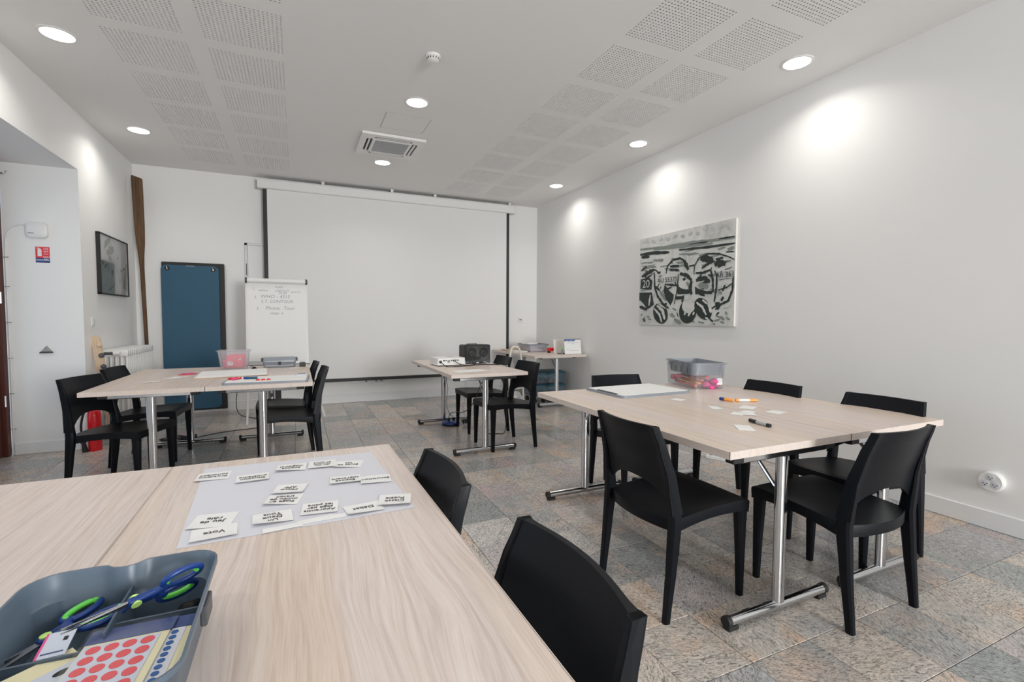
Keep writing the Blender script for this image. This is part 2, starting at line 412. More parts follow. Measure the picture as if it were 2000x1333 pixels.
for z in (WZ[0], WZ[1]-.06): wb.box(WX[0], WX[1], YF-.10, YF-.04, z, z+.06, .004)
w1 = struct('added_window_1', wb, 'brown_wood', 'added unseen brown framed window behind the camera, letting in fill light')
g = MB().box(WX[0]+.05, WX[1]-.05, YF-.075, YF-.069, WZ[0]+.05, WZ[1]-.05).obj('pane', 'glass', w1, 0)

def baseboard(name, x0, x1, y0, y1, label, h=.108):
    struct(name, MB().box(x0, x1, y0, y1, 0, h, .004), 'trim', label)
baseboard('baseboard_right', XR-.015, XR, YF, YB, 'white painted skirting along the right wall', .112)
baseboard('baseboard_back', XL, XR-.015, YB-.015, YB, 'white painted skirting along the back wall', .125)
baseboard('baseboard_left', XL, XL+.015, OPEN[0][1], YB-.015, 'white painted skirting under the framed picture')
baseboard('baseboard_recess', XO+.02, XL, OPEN[0][1]-.015, OPEN[0][1], 'white painted skirting in the door recess')
for n, (a, b) in enumerate(OPEN):
    db = MB()
    db.box(XO-.09, XO-.0, a, a+.075, 0, ZS, .006); db.box(XO-.09, XO, b-.07, b, 0, ZS, .006); db.box(XO-.09, XO, a+.07, b-.07, ZS-.08, ZS, .006)
    m_ = (a+b)/2
    for y0, y1 in ((a+.08, m_-.004), (m_+.004, b-.075)):
        db.box(XO-.075, XO-.03, y0, y0+.085, .01, ZS-.085, .006); db.box(XO-.075, XO-.03, y1-.085, y1, .01, ZS-.085, .006)
        db.box(XO-.075, XO-.03, y0+.08, y1-.08, .01, .22, .006); db.box(XO-.075, XO-.03, y0+.08, y1-.08, ZS-.18, ZS-.085, .006)
    d = struct('door_%d' % (n+1), db, 'brown_wood', ['brown varnished french door in the left recess, its frame at the picture edge', 'second brown french door in the left wall beside the camera'][n])
    for y0, y1 in ((a+.165, m_-.089), (m_+.089, b-.16)): MB().box(XO-.055, XO-.049, y0, y1, .21, ZS-.17).obj('pane', 'glass', d, 0)
    if n == 0:
        for z in (.50, 1.42, 2.36):
            MB().tube([(XO-.005, b-.062, z-.05), (XO-.005, b-.062, z+.05)], .009, 8).obj('hinge', 'silver', d)
    li = bpy.data.lights.new('daylight', 'AREA'); li.shape = 'RECTANGLE'; li.size = b-a-.35; li.size_y = 2.2; li.energy = DAY_W*(.16 if n == 0 else 1.0); li.color = (.78, .88, 1.0)
    lo = link('daylight', li, d, (XO-.20, (a+b)/2-.08, 1.35), (PI/2, 0, -PI/2))
li = bpy.data.lights.new('daylight', 'AREA'); li.shape = 'RECTANGLE'; li.size = WX[1]-WX[0]-.2; li.size_y = 1.9; li.energy = WIN_FILL_W; li.color = (1.0, .99, .975)  # added light at the invented rear window, lifts the whole room
link('daylight', li, w1, ((WX[0]+WX[1])/2, YF-.22, (WZ[0]+WZ[1])/2), (PI/2, 0, 0))

# recessed downlights
def downlight_root(label):
    r = thing('ceiling_light', label, 'ceiling light', group='round recessed downlights')
    MB().lathe([(.088, -.001), (.108, -.001), (.108, .003), (.096, .006), (.090, .006), (.088, .003)], 40, T(rx=PI), cap=False).obj('trim_ring', 'white_plastic', r)
    MB().lathe([(.0, -.0035), (.089, -.0035), (.089, .0)], 40, cap=False).obj('diffuser', 'glow', r, 0)
    li = bpy.data.lights.new('lamp', 'AREA'); li.shape = 'DISK'; li.size = .16; li.energy = LAMP_W; li.color = (1.0, .955, .89); li.spread = math.radians(140)
    link('lamp', li, r, (0, 0, -.008))
    return r
LP = {(-1.43, 4.25): 'round downlight near the left wall, the nearer of two above the recess', (-1.43, 6.05): 'round downlight near the left wall by the framed picture corner',
      (.99, 4.25): 'round downlight mid ceiling between smoke detector and air conditioner', (.98, 6.04): 'round downlight mid ceiling just past the air conditioner',
      (3.385, 2.435): 'largest round downlight beside the right wall', (3.39, 4.235): 'middle of the three round downlights beside the right wall',
      (3.40, 6.045): 'farthest round downlight beside the right wall, near the screen corner',
      (-1.43, .63): 'added unseen round downlight near the left wall, brightening the nearest tables', (.99, .63): 'added unseen round downlight mid ceiling, brightening the nearest tables',  # unseen lamps added to brighten the nearest tables
      (-1.43, 2.44): 'round downlight near the left wall above the grey tray table',
      (.99, 2.44): 'round downlight mid ceiling above the nearest table'}
dl = None
for (x, y), lab in LP.items():
    if dl is None: dl = downlight_root(lab); dl.location = (x, y, ZC)
    else: dup(dl, lab, (x, y, ZC))

# ceiling fittings
r = thing('smoke_detector', 'small round white smoke detector on the ceiling', 'smoke detector', (.925, 3.46, ZC))
MB().lathe([(.052, 0), (.052, -.012), (.048, -.016)], 28).obj('base', 'white_plastic', r)
MB().lathe([(.044, -.016), (.044, -.034), (.032, -.042), (.012, -.046)], 28).obj('chamber', 'white_plastic', r)
v = MB()
for k in range(14): v.box(.0435, .0455, -.004, .004, -.032, -.02, X=T(rz=2*PI*k/14))
v.obj('vent_slot', 'dark_grey', r, 0)
r = thing('access_panel', 'flush square access panel in the ceiling before the air conditioner', 'access panel', (.99, 4.75, ZC))
MB().box(-.205, .205, -.185, .185, -.0025, .002).obj('panel', 'ceiling', r, 0)
e = MB()
for a, b, c, d in ((-.211, -.207, -.19, .19), (.207, .211, -.19, .19), (-.211, .211, -.191, -.187), (-.211, .211, .187, .191)): e.box(a, b, c, d, -.0012, .001)
e.obj('joint', 'grille', r, 0)
r = thing('air_conditioner', 'square white ceiling cassette air conditioner with grey grille', 'air conditioner', (.955, 5.405, ZC))
o = .325; i = .205
e = MB()
def fr(z0, z1, A, B): e.prism([(-A, -A), (A, -A), (B, -B), (-B, -B)], z0, z1)
for k in range(4):
    X = T(rz=k*PI/2)
    e.prism([(-o, -o), (o, -o), (i+.06, -i-.06), (-i-.06, -i-.06)], -.030, -.004, X)
    e.prism([(-i+.0, -i), (i, -i), (i-.03, -i+.03), (-i+.03, -i+.03)], -.034, -.004, X)
    e.prism([(-i-.06, -i-.06), (-i+.02, -i-.06), (-i+.0, -i), (-i-.0, -i)], -.030, -.004, X); e.prism([(i-.02, -i-.06), (i+.06, -i-.06), (i, -i), (i, -i)], -.030, -.004, X)
e.obj('fascia', 'white_plastic', r, 0)
MB().box(-i-.06, i+.06, -i-.06, i+.06, -.012, -.004).obj('air_slot', 'black', r, 0)
MB().box(-o+.01, o-.01, -o+.01, o-.01, -.006, -.0005).obj('shadow_gap', 'dark_grey', r, 0)
for k in range(4):
    X = T(rz=k*PI/2) @ T(0, -i-.030, -.026, rx=math.radians(24))
    MB().box(-i+.03, i-.03, -.012, .012, -.003, .003, .001, X).obj('louvre', 'white_plastic', r)
gb = MB(); gb.box(-.172, .172, -.172, .172, -.030, -.02)
gb.obj('grille', 'grille', r, 0)
gs = MB()
for k in range(16): gs.box(-.172, .172, -.168+k*.0222, -.163+k*.0222, -.034, -.029)
gs.obj('grille_slats', 'silver', r, 0)['kind'] = 'stuff'

# ------------------------------------------------------------------ projection screen
r = thing('projection_screen', 'large pulled down white projection screen with black side borders', 'projection screen', (1.41, 7.27, 0))
hw = 1.80; yy = 0.0
cs = MB(); prof = [(-.055, 2.972), (-.062, 2.985), (-.062, 3.08), (-.05, 3.098), (.045, 3.098), (.06, 3.085), (.06, 2.985), (.05, 2.972)]
cs.loft([[(x, y, z) for y, z in prof] for x in (-1.86, 1.872)]); cs.obj('case', 'white_plastic', r, 25)
ec = MB(); ec.loft([[(x, y*1.04, 3.035+(z-3.035)*1.04) for y, z in prof] for x in (1.872, 1.895)]); ec.tube([(1.893, -.0, 3.02), (1.90, -.0, 3.02)], .018, 10); ec.obj('end_cap', 'white_plastic', r, 25)
fb = MB(); fb.box(-1.752, 1.752, -.0015, .0015, .378, 2.975); fb.obj('fabric', 'screen_fabric', r, 0)
for x0, x1 in ((-1.802, -1.7525), (1.7525, 1.800)): MB().box(x0, x1, -.0016, .0016, .372, 2.975).obj('black_border', 'black', r, 0)
MB().box(-1.802, 1.80, -.012, .012, .330, .372, .005).obj('bottom_bar', 'black', r)
for x in (-1.05, -.10, .55, 1.80): MB().box(x-.02, x+.02, -.03, .05, 3.09, ZC, .004).obj('bracket', 'white_plastic', r)

# ------------------------------------------------------------------ monobloc chairs
def lerp_tab(tab, z):
    for a, b in zip(tab, tab[1:]):
        if z <= b[0]:
            t = (z-a[0])/(b[0]-a[0]); t = t*t*(3-2*t)*.35+t*.65
            return [p+(q-p)*t for p, q in zip(a[1:], b[1:])]
    return list(tab[-1][1:])
STILE = [(0, -.226, .224, .028, .031), (.22, -.203, .224, .036, .043), (.42, -.186, .222, .043, .056), (.60, -.208, .213, .030, .042), (.72, -.239, .202, .022, .034), (.82, -.274, .190, .017, .028)]
def sq(cx, cy, z, w, d, c=.22):
    a, b = w/2, d/2; k = min(w, d)*c
    return [(cx+x, cy+y, z) for x, y in ((a-k, -b), (a, -b+k), (a, b-k), (a-k, b), (-a+k, b), (-a, b-k), (-a, -b+k), (-a+k, -b))]
def chair_parts():
    P = {}
    for side in (-1, 1):
        rings = [sq(side*x, y, z, w, d) for z, (y, x, w, d) in [(z, lerp_tab(STILE, z)) for z in [0, .1, .2, .3, .36, .42, .48, .54, .60, .66, .72, .77, .815]]]
        y, x, w, d = lerp_tab(STILE, .82); rings.append(sq(side*x, y, .8185, w*.97, d*.97, .12))
        P['rear%d' % side] = MB().loft(rings).mesh('rear_leg', 'black_plastic', 40)
        rings = [sq(side*x, y, z, w, d) for z, x, y, w, d in ((0, .199, .226, .027, .029), (.2, .198, .224, .036, .039), (.38, .196, .221, .048, .050), (.428, .195, .220, .050, .052))]
        P['front%d' % side] = MB().loft(rings).mesh('front_leg', 'black_plastic', 40)
    # seat
    NU, NV = 15, 15; top = []
    def shape(u, v):
        hwid = .222+(-.002)*v-.006*math.sin(PI*v)
        y = -.178+v*.424-.055*(1-u*u)*(1-v)**4+.006*(1-u*u)*v**6
        z = .424+.046*v-.020*v*v
        z -= .017*(1-abs(u)**3)*math.sin(PI*min(1, v*1.02))**.7
        z -= .010*max(0, v-.9)/.1*(.6)
        return Vector((u*hwid, y, z))
    for j in range(NV+1):
        v = j/NV; top.append([shape(-1+2*i/NU, v) for i in range(NU+1)])
    ring = [top[0][i] for i in range(NU+1)]+[top[j][NU] for j in range(1, NV+1)]+[top[NV][i] for i in range(NU-1, -1, -1)]+[top[j][0] for j in range(NV-1, 0, -1)]
    m = MB(); m.grid(top)
    n = len(ring); c = Vector((0, .03, 0))
    def off(p, dz, k): return (c.x+(p.x-c.x)*k, c.y+(p.y-c.y)*k, p.z+dz)
    depth = []
    for p in ring:
        s_ = max(abs(p.x)/.222, 0)
        arch = .010*math.cos(max(-1, min(1, (p.y-.03)/.20))*PI/2) if abs(p.x) > .2 else .008*math.cos(p.x/.222*PI/2)
        depth.append(.054-arch)
    r0 = ring; r1 = [off(p, -.006, 1.012) for p in ring]; r2 = [off(p, -d, 1.004) for p, d in zip(ring, depth)]; r3 = [off(p, -d, .955) for p, d in zip(ring, depth)]; r4 = [off(p, -.016, .955) for p in ring]
    m.loft([r0, r1, r2, r3, r4], cap=False)
    m.grid([[Vector((p.x*.955, .03+(p.y-.03)*.955, p.z-.016)) for p in row] for row in top], flip=True)
    P['seat'] = m.mesh('seat', 'black_plastic', 50)
    # backrest panel with arched lower edge
    NU, NV = 18, 10; fr_, bk = [], []
    for j in range(NV+1):
        a, b = [], []
        for i in range(NU+1):
            u = -1+2*i/NU; zb = .452+.108*(1-abs(u)**2.6); zt = .8185
            z = zb+(zt-zb)*j/NV; y, x, w, d = lerp_tab(STILE, z); bow = .036*(1-u*u)*(.75+.25*(z-.45)/.37)
            yf = y+d/2+.0008-bow; xo = x+w/2+.0008; a.append(Vector((u*xo, yf, z))); b.append(Vector((u*(xo-.002), yf-.013-(d-.0115)*abs(u)**9, z)))
        fr_.append(a); bk.append(b)
    m = MB(); m.grid(fr_); m.grid(bk, flip=True)
    o1 = fr_[0]+[r_[-1] for r_ in fr_[1:]]+fr_[-1][-2::-1]+[r_[0] for r_ in fr_[-2:0:-1]]
    o2 = bk[0]+[r_[-1] for r_ in bk[1:]]+bk[-1][-2::-1]+[r_[0] for r_ in bk[-2:0:-1]]
    m.loft([o1, o2], cap=False)
    P['backrest'] = m.mesh('backrest', 'black_plastic', 50)
    return P
CH = chair_parts()
def make_chair(label):
    r = thing('dining_chair', label, 'chair', group='charcoal plastic chairs around the tables')
    link('seat', CH['seat'], r); link('backrest', CH['backrest'], r)
    for s in (-1, 1): link('rear_leg', CH['rear%d' % s], r); link('front_leg', CH['front%d' % s], r)
    return r
# x, y, direction the sitter faces (radians, 0 = +Y turning left), label
CHAIRS = [
 (1.598, 1.712, -PI/2, 'charcoal plastic chair with its back to the camera, left side of right table'),
 (2.228, 1.362, 0.0, 'charcoal plastic chair at the near end of the right table'),
 (2.775, 1.600, PI/2, 'charcoal plastic chair by the right wall, nearest of two there'),
 (2.740, 2.265, PI/2, 'charcoal plastic chair by the right wall, farther of two, behind the orange markers'),
 (2.225, 2.785, PI-.13, 'charcoal plastic chair at the far end of the right table behind the whiteboard'),
 (1.868, 4.325, PI/2+.07, 'charcoal plastic chair nearer the camera at the projector table'),
 (1.905, 5.060, PI/2, 'charcoal plastic chair farther from the camera at the projector table'),
 (-1.200, 4.400, -PI/2-.32, 'charcoal plastic chair at the left end, nearest the red extinguisher'),
 (-1.190, 5.150, -PI/2-.10, 'charcoal plastic chair in front of the white radiator'),
 (-.055, 4.520, PI/2+.03, 'charcoal plastic chair at right end of left table, nearer of two'),
 (-.110, 5.075, PI/2+.02, 'charcoal plastic chair at right end of left table, under the flipchart'),
 (.125, 1.372, PI/2, 'charcoal plastic chair tucked under the nearest table, farther of two'),
 (.180, .743, PI/2, 'charcoal plastic chair tucked under the nearest table, closest to camera'),
]
ch0 = None
for x, y, rz, lab in CHAIRS:
    if ch0 is None: ch0 = make_chair(lab); ch0.location = (x, y, 0); ch0.rotation_euler = (0, 0, rz)
    else: dup(ch0, lab, (x, y, 0), rz)

# ------------------------------------------------------------------ T-leg tables
TT = .745
def make_table(label, w, l, yfeet, metal='chrome', foot_l=.62, top_mat='laminate', legx=0.0):
    """origin on the floor under the centre of the top; long side along local Y"""
    r = thing('folding_table', label, 'table', group='oak laminate tables on chrome T legs' if metal == 'chrome' else None)
    tb = MB(); tb.box(-w/2+.0015, w/2-.0015, -l/2+.0015, l/2-.0015, TT-.0305, TT-.0005, .0012); tb.obj('tabletop', top_mat, r, 0)
    eb = MB()
    for a in (-1, 1):
        eb.box(min(a*(w/2-.0015), a*w/2), max(a*(w/2-.0015), a*w/2), -l/2, l/2, TT-.031, TT); eb.box(-w/2, w/2, min(a*(l/2-.0015), a*l/2), max(a*(l/2-.0015), a*l/2), TT-.031, TT)
    eb.obj('edge_band', 'laminate_edge', r, 0)
    for yf in yfeet:
        s = 1 if yf < 0 else -1
        oval = ellipse(.030, .021, 20, legx, yf)
        MB().prism(oval, .050, TT-.062).obj('leg_column', metal, r, 50)
        f = MB(); f.tube([(legx-foot_l/2+.02, yf, .036), (legx+foot_l/2-.02, yf, .036)], .021, 14); fo = f.obj('foot_bar', metal, r, 50)
        for e in (-1, 1):
            c = MB(); x = legx+e*(foot_l/2-.012); c.tube([(x-e*.010, yf, .036), (x+e*.012, yf, .036)], .0225, 14); c.box(min(x-e*.05, x+e*.006), max(x-e*.05, x+e*.006), yf-.018, yf+.018, 0, .018, .003)
            c.obj('end_cap', 'rubber', fo)
        b = MB(); b.box(legx-foot_l/2+.05, legx+foot_l/2-.05, yf-.020, yf+.020, TT-.062, TT-.034, .004); bo = b.obj('support_bar', metal, r)
        for e in (-1, 1):
            x = legx+e*(foot_l/2-.03); MB().box(x-.03, x+.03, yf-.022, yf+.022, TT-.060, TT-.032, .004).obj('end_cap', 'rubber', bo)
        MB().tube([(legx-.012, yf+s*.02, TT-.20), (legx-.012, yf+s*.16, TT-.05)], .008, 8).obj('brace', metal, r)
    rl = MB()
    for e in (-1, 1): rl.box(legx+e*.20-.012, legx+e*.20+.012, min(yfeet)+.02, max(yfeet)-.02, TT-.058, TT-.034)
    rl.obj('side_rails', 'dark_grey', r, 0)
    return r
def put(r, x, y, rz=0): r.location = (x, y, 0); r.rotation_euler = (0, 0, rz); return r
L_ = 1.60
def rect_table(label, x0, x1, y0, y1, fy, footx, **kw):
    cx, cy = (x0+x1)/2, (y0+y1)/2
    return put(make_table(label, x1-x0, y1-y0, [f-cy for f in fy], legx=footx-cx, **kw), cx, cy)
rect_table('oak laminate table of the right pair, holding the grey bordered whiteboard', 1.513, 2.264, 1.312, 2.930, (1.352, 2.862), 1.865)
rect_table('oak laminate table of the right pair, against the right wall chairs', 2.2655, 3.030, 1.312, 2.930, (1.352, 2.862), 2.600, foot_l=.60)
rect_table('single oak laminate table carrying the projector and black speaker', 1.247, 2.012, 4.095, 5.690, (4.135, 5.530), 1.590)
rect_table('oak laminate table of the left pair, on the extinguisher side', -1.352, -.6245, 4.085, 5.680, (4.165, 5.510), -.965, foot_l=.60)
rect_table('oak laminate table of the left pair, under the small whiteboard', -.6235, .107, 4.085, 5.680, (4.165, 5.510), -.254, foot_l=.60)
ra = math.radians(-.75)
def rot_table(label, cx, cy, w):
    t_ = make_table(label, w, 1.6, (-.735, .735)); return put(t_, cx, cy, -ra*0+math.radians(.75))
rot_table('nearest oak laminate table, under the big paper sheet', -.0215, 1.155, .7300)
rot_table('nearest oak laminate table at the left picture edge, beside the seam', -.0215-.7315*math.cos(math.radians(.75)), 1.155-.7315*math.sin(math.radians(.75)), .7300)
r = rect_table('oak topped desk on silver legs in the far right corner', 2.905, 3.735, 5.720, 7.215, (5.93, 7.02), 3.37, metal='silver', foot_l=.60)

# ------------------------------------------------------------------ big paper and word cards on the nearest table
TZ = TT
def sheet(name, pts, z, material, label, cat, group=None, th=.0006):
    o = MB().prism(pts, z, z+th).obj(name, material, None, 0); return tag(o, label, cat, group)
sheet('paper_sheet', [(-.293, 1.879), (.248, 1.867), (.283, 1.268), (-.253, 1.249)], TZ+.0002, 'white_paper', 'large white flip chart sheet on the nearest table covered with word cards', 'paper')
CARDS = [  # text, centre x, y, width, height, angle (deg), letter size
 ('Problème\ncomplexe', -.254, 1.776, .094, .088, -1, .0185, 'white word card reading Problème complexe at the left edge of the sheet'),
 ('Situation\nproblème', -.137, 1.706, .094, .084, 2, .0185, 'white word card reading Situation problème right of Problème complexe'),
 ('Exposé\nmagistral', -.026, 1.770, .094, .082, -5, .0185, 'white word card reading Exposé magistral at the back of the sheet'),
 ('Jeu des\nopinions\nen cours', .072, 1.768, .088, .088, -4, .0150, 'white word card with three lines starting Jeu des, left of Étude de cas'),
 ('Étude de\ncas', .155, 1.738, .094, .082, -14, .0175, 'white word card reading Étude de cas near the far right of the sheet'),
 ('Exposé\napprenant', .131, 1.571, .092, .078, -4, .0185, 'white word card reading Exposé apprenant left of Simulation'),
 ('Simulation', .219, 1.537, .092, .078, -5, .0185, 'white word card reading Simulation at the right edge of the sheet'),
 ('Micro\nAPP', -.028, 1.548, .086, .082, -13, .0185, 'white word card reading Micro APP in the middle of the sheet'),
 ('Stage en\nmilieu de\ntravail', -.043, 1.468, .092, .084, -13, .0180, 'white word card reading Stage en milieu de travail, overlapping Micro APP'),
 ('Apprentis\nsage par\nles pairs', .048, 1.362, .092, .086, -6, .0180, 'white word card reading Apprentis sage par les pairs at the near edge'),
 ('Débat', .155, 1.312, .094, .070, 6, .0200, 'white word card reading Débat at the near edge of the sheet'),
 ('Classe\nPuzzle', .242, 1.336, .088, .086, -14, .0190, 'white word card reading Classe Puzzle sticking out past the sheet corner'),
 ('Jeu de\nrôle', -.201, 1.385, .096, .094, -8, .0200, 'white word card reading Jeu de rôle above the Vote card'),
 ('Vote', -.188, 1.303, .096, .080, 5, .0210, 'white word card reading Vote nearest the grey tray'),
 ('Un\nDeux\nTous', -.065, 1.341, .092, .080, 4, .0190, 'white word card reading Un Deux Tous at the near edge'),
]
for k, (tx, x, y, w, h, a, sz, lab) in enumerate(CARDS):
    r = thing('word_card', lab, 'card', (x, y, TZ+.0016+.0007*(k % 4)), math.radians(a), 'word cards on the big sheet')
    n = 8; lift = .0022+.0025*((k*7) % 3)/2
    def cz(u, v): return lift*max(0, -v)**2*(1 if k % 2 else (.5-.5*u)*1.6)
    rows = [[(u*w/2, v*h/2, cz(u, v)) for u in [-1+2*i/n for i in range(n+1)]] for v in [-1+2*j/n for j in range(n+1)]]
    m = MB(); m.grid(rows); m.grid([[(p[0], p[1], p[2]-.0005) for p in q] for q in rows], flip=True)
    m.obj('card', 'card', r, 60)
    lettering(tx, sz*1.1, 'ink', r, (0, .002, .0010+lift*.05), (0, 0, PI), extrude=.0002)
for k, (x, y, a) in enumerate([(.035, 1.290, 8), (.065, 1.287, 3), (-.040, 1.268, 5)]):
    tag(MB().box(-.044, .044, -.012, .012, 0, .0006, X=T(rz=math.radians(a))).obj('paper_strip', 'card', None, 0, (x, y, TZ+.001+.0008*k)), ['white paper strip half under the Apprentis sage card', 'white paper strip between the Débat and Apprentis sage cards', 'white paper strip in front of the Un Deux Tous card'][k], 'paper strip', 'paper strips at the near edge of the big sheet')

# ------------------------------------------------------------------ grey sorting tray with scissors and stickers
tr = thing('sorting_tray', 'open blue grey plastic sorting tray at the bottom left picture corner', 'tray', (-.262, .813, TZ))
def tray_ring(hx, hy, rc, z, notch=0.0):
    p = rrect(hx, hy, rc, 6); out = []
    n_ = len(p)
    for i in range(n_):
        a, b = Vector(p[i]), Vector(p[(i+1) % n_]); out.append(a)
        L = (b-a).length
        if L > .1:
            for q in range(1, 16): out.append(a+(b-a)*q/16)
    res = []
    for q in out:
        y = q.y
        if notch and abs(abs(q.y)-hy) < 1e-4: y -= math.copysign(notch*math.exp(-((q.x+.006)/.022)**4), q.y)
        res.append(Vector((q.x, y, z)))
    return res
H = .100
m = MB()
m.loft([tray_ring(.108, .150, .030, .0), tray_ring(.112, .154, .034, .004), tray_ring(.116, .158, .036, .060, .008), tray_ring(.121, .163, .038, .064, .012), tray_ring(.125, .169, .042, H-.012, .016), tray_ring(.130, .175, .046, H-.008, .017), tray_ring(.130, .175, .046, H, .017), tray_ring(.1265, .1715, .043, H, .017),
        tray_ring(.122, .166, .040, H-.014, .016), tray_ring(.118, .160, .036, .066, .012), tray_ring(.1135, .1555, .034, .062, .008), tray_ring(.110, .152, .032, .006), tray_ring(.09, .13, .03, .0035)])
m.obj('tray_body', 'slate_plastic', tr, 45)
MB().box(.0035, .0070, .020, .156, .003, .068, .001).obj('divider', 'slate_plastic', tr)
MB().box(.005, .112, .061, .0645, .003, .056, .001).obj('divider', 'slate_plastic', tr)
MB().box(-.112, .005, .015, .0185, .003, .050, .001).obj('divider', 'slate_plastic', tr)
MB().box(.124, .133, .0, .05, .055, .085, .002).obj('latch', 'dark_grey', tr)
def scissors(label, x, y, z, rz, tilt, spread=.16):
    r = thing('scissors', label, 'scissors', (x, y, z), group='blue and green scissors in the tray', rot=(tilt[0], tilt[1], rz))
    for s in (-1, 1):
        X = T(rz=s*spread/2)
        b = MB(); b.prism([(-.006, 0), (.005, 0), (.001*s, .088), (-.002, .088)], s*.0008-.0007, s*.0008+.0007, X); b.obj('blade', 'steel', r, 0)
        Xh = T(rz=s*spread/2)
        h = MB(); h.box(-.0075, .0075, -.030, .012, -.0055, .0055, .003, Xh, 2)
        cx, cy = s*.016, -.060
        loop = [(cx+.0155*math.cos(a)*(1.0), cy+.027*math.sin(a), 0) for a in [2*PI*k/22 for k in range(23)]]
        h.tube(loop, .0050, 8, Xh); h.tube([(0, -.018, 0), (s*.006, -.034, 0), (s*.012, -.040, 0)], .006, 8, Xh); h.obj('handle', 'navy', r, 50)
        g = MB(); arc = [(cx+.0125*math.cos(a), cy+.0235*math.sin(a), 0.0012) for a in [PI*(-.62+1.24*k/10)+(0 if s > 0 else PI) for k in range(11)]]
        g.tube(arc, .0048, 8, Xh); g.obj('grip_insert', 'green', r, 50)
    MB().lathe([(.0070, -.007), (.0070, .0075), (.004, .0085)], 16, T(0, .002, 0)).obj('pivot_cap', 'lime', r)
    return r
scissors('open scissors with blue and green handles in the left tray compartment', -.338, .890, TZ+.046, math.radians(134), (-.10, .06), .42)
scissors('closed scissors lying across the tray divider, blue handle with green inserts', -.232, .888, TZ+.078, math.radians(121), (-.03, 1.0), .10)
tag(MB().tube(smooth_path([(-.180, .925, TZ+.03), (-.168, .918, TZ+.034), (-.158, .930, TZ+.03)]), .010, 10).obj('tape_roll', 'rubber', None, 40), 'small black piece beside the right scissors in the tray', 'tape')
def slab(name, w, h, th, material, parent=None, X=None): return MB().box(-w/2, w/2, -h/2, h/2, 0, th, X=X).obj(name, material, parent, 0)
# sheet of red dot stickers (in a film sleeve with a blue header)
r = thing('sticker_pack', 'clear pack of large red dot stickers with navy header in the tray', 'stickers', (-.229, .767, TZ+.058), rot=(.0, -.02, math.radians(-4)))
slab('backing_card', .100, .170, .0015, 'yellow_paper', r); slab('sticker_sheet', .088, .132, .0008, 'sky_card', r, T(-.004, -.017, .0016))
slab('header_card', .104, .032, .0022, 'navy_print', r, T(0, .070, .0005))
dm = MB().lathe([(.0082, 0), (.0082, .0005)], 20).mesh('red_dot', 'red_matt', 0)
for a in range(4):
    for b in range(6): link('red_dot', dm, r, (-.0345+.0207*a, .038-.0215*b, .0025))
slab('film_sleeve', .108, .178, .0004, 'film', r, T(0, 0, .0046))
r = thing('sticker_strip', 'narrow strip of small navy blue dot stickers at the tray right wall', 'stickers', (-.168, .770, TZ+.056), rot=(.0, .0, math.radians(-3)))
slab('backing_card', .034, .165, .0012, 'yellow_paper', r, T(.002, 0, 0)); slab('sticker_sheet', .022, .128, .0008, 'white_paper', r, T(-.002, -.012, .0013)); slab('header_card', .034, .030, .0012, 'navy_print', r, T(.002, .068, .0010))
dm = MB().lathe([(.0047, 0), (.0047, .0005)], 14).mesh('blue_dot', 'blue_print', 0)
for b in range(9): link('blue_dot', dm, r, (-.003, .042-.0125*b, .0022))
r = thing('sticker_pack', 'pale yellow sticker pack lying tilted at the left in the tray', 'stickers', (-.287, .765, TZ+.040), rot=(.06, .0, math.radians(38)))
slab('backing_card', .090, .150, .0015, 'yellow_paper', r); slab('sticker_sheet', .062, .112, .0008, 'sky_card', r, T(.006, -.012, .0016))
for k, (x, y, mm) in enumerate([(-.012, .02, 'green'), (.012, -.005, 'teal'), (.0, -.035, 'magenta'), (.018, .03, 'ink')]): MB().prism(ellipse(.010, .005, 12, x, y), .0026, .0030).obj('leaf_sticker', mm, r, 0)
r = thing('sticker_pack', 'small pale blue label card in the left tray compartment', 'stickers', (-.317, .858, TZ+.052), rot=(.12, 0, math.radians(3)))
slab('backing_card', .032, .052, .0012, 'sky_card', r); slab('edge_stripe', .003, .052, .0014, 'magenta', r, T(-.0155, 0, 0)); slab('printed_line', .024, .0025, .0004, 'navy_print', r, T(0, -.018, .0013)); slab('printed_mark', .005, .008, .0004, 'ink', r, T(.008, .008, .0013))

# ------------------------------------------------------------------ things on the right pair of tables
def whiteboard(label, x, y, w, h, rz, tray=True):
    r = thing('whiteboard', label, 'whiteboard', (x, y, TZ), rz)
    f = MB(); f.prism(rrect(w/2, h/2, .030), 0, .014, top=rrect(w/2-.002, h/2-.002, .028)); f.obj('frame', 'grey_plastic', r, 40)
    MB().prism(rrect(w/2-.016, h/2-.016, .018), .0142, .0156).obj('writing_surface', 'card', r, 0)
    if tray: MB().box(-w/2+.012, -w/2+.030, -h/4-.02, h/4-.02, .0145, .019, .002).obj('pen_groove', 'dark_grey', r)
    return r
whiteboard('large grey bordered whiteboard lying on the right table before the clear box', 2.190, 2.700, .600, .430, math.radians(1.5))
def tub(name, label, loc, rz, hx, hy, h, material, rim='frosted', taper=.9, rc=.03, cat='storage box'):
    r = thing(name, label, cat, loc, rz)
    a = [(*p, 0) for p in rrect(hx*taper, hy*taper, rc)]; b = [(*p, h) for p in rrect(hx, hy, rc*1.2)]
    ai = [(*p, .003) for p in rrect(hx*taper-.003, hy*taper-.003, rc)]; bi = [(*p, h) for p in rrect(hx-.003, hy-.003, rc*1.2)]
    m = MB(); m.loft([ai[::1], a], cap=False); m.loft([a, b, bi, ai], cap=False); m.add(a, [tuple(range(len(a)))]); m.obj('tub', material, r, 50)
    k = MB(); k.loft([[(*p, z) for p in rrect(hx+d, hy+d, rc*1.3)] for d, z in ((0, h-.012), (.009, h-.010), (.010, h), (-.001, h+.002))], cap=False); k.obj('rim', rim, r, 50)
    return r
bx = (2.795, 2.775); brz = math.radians(-17)
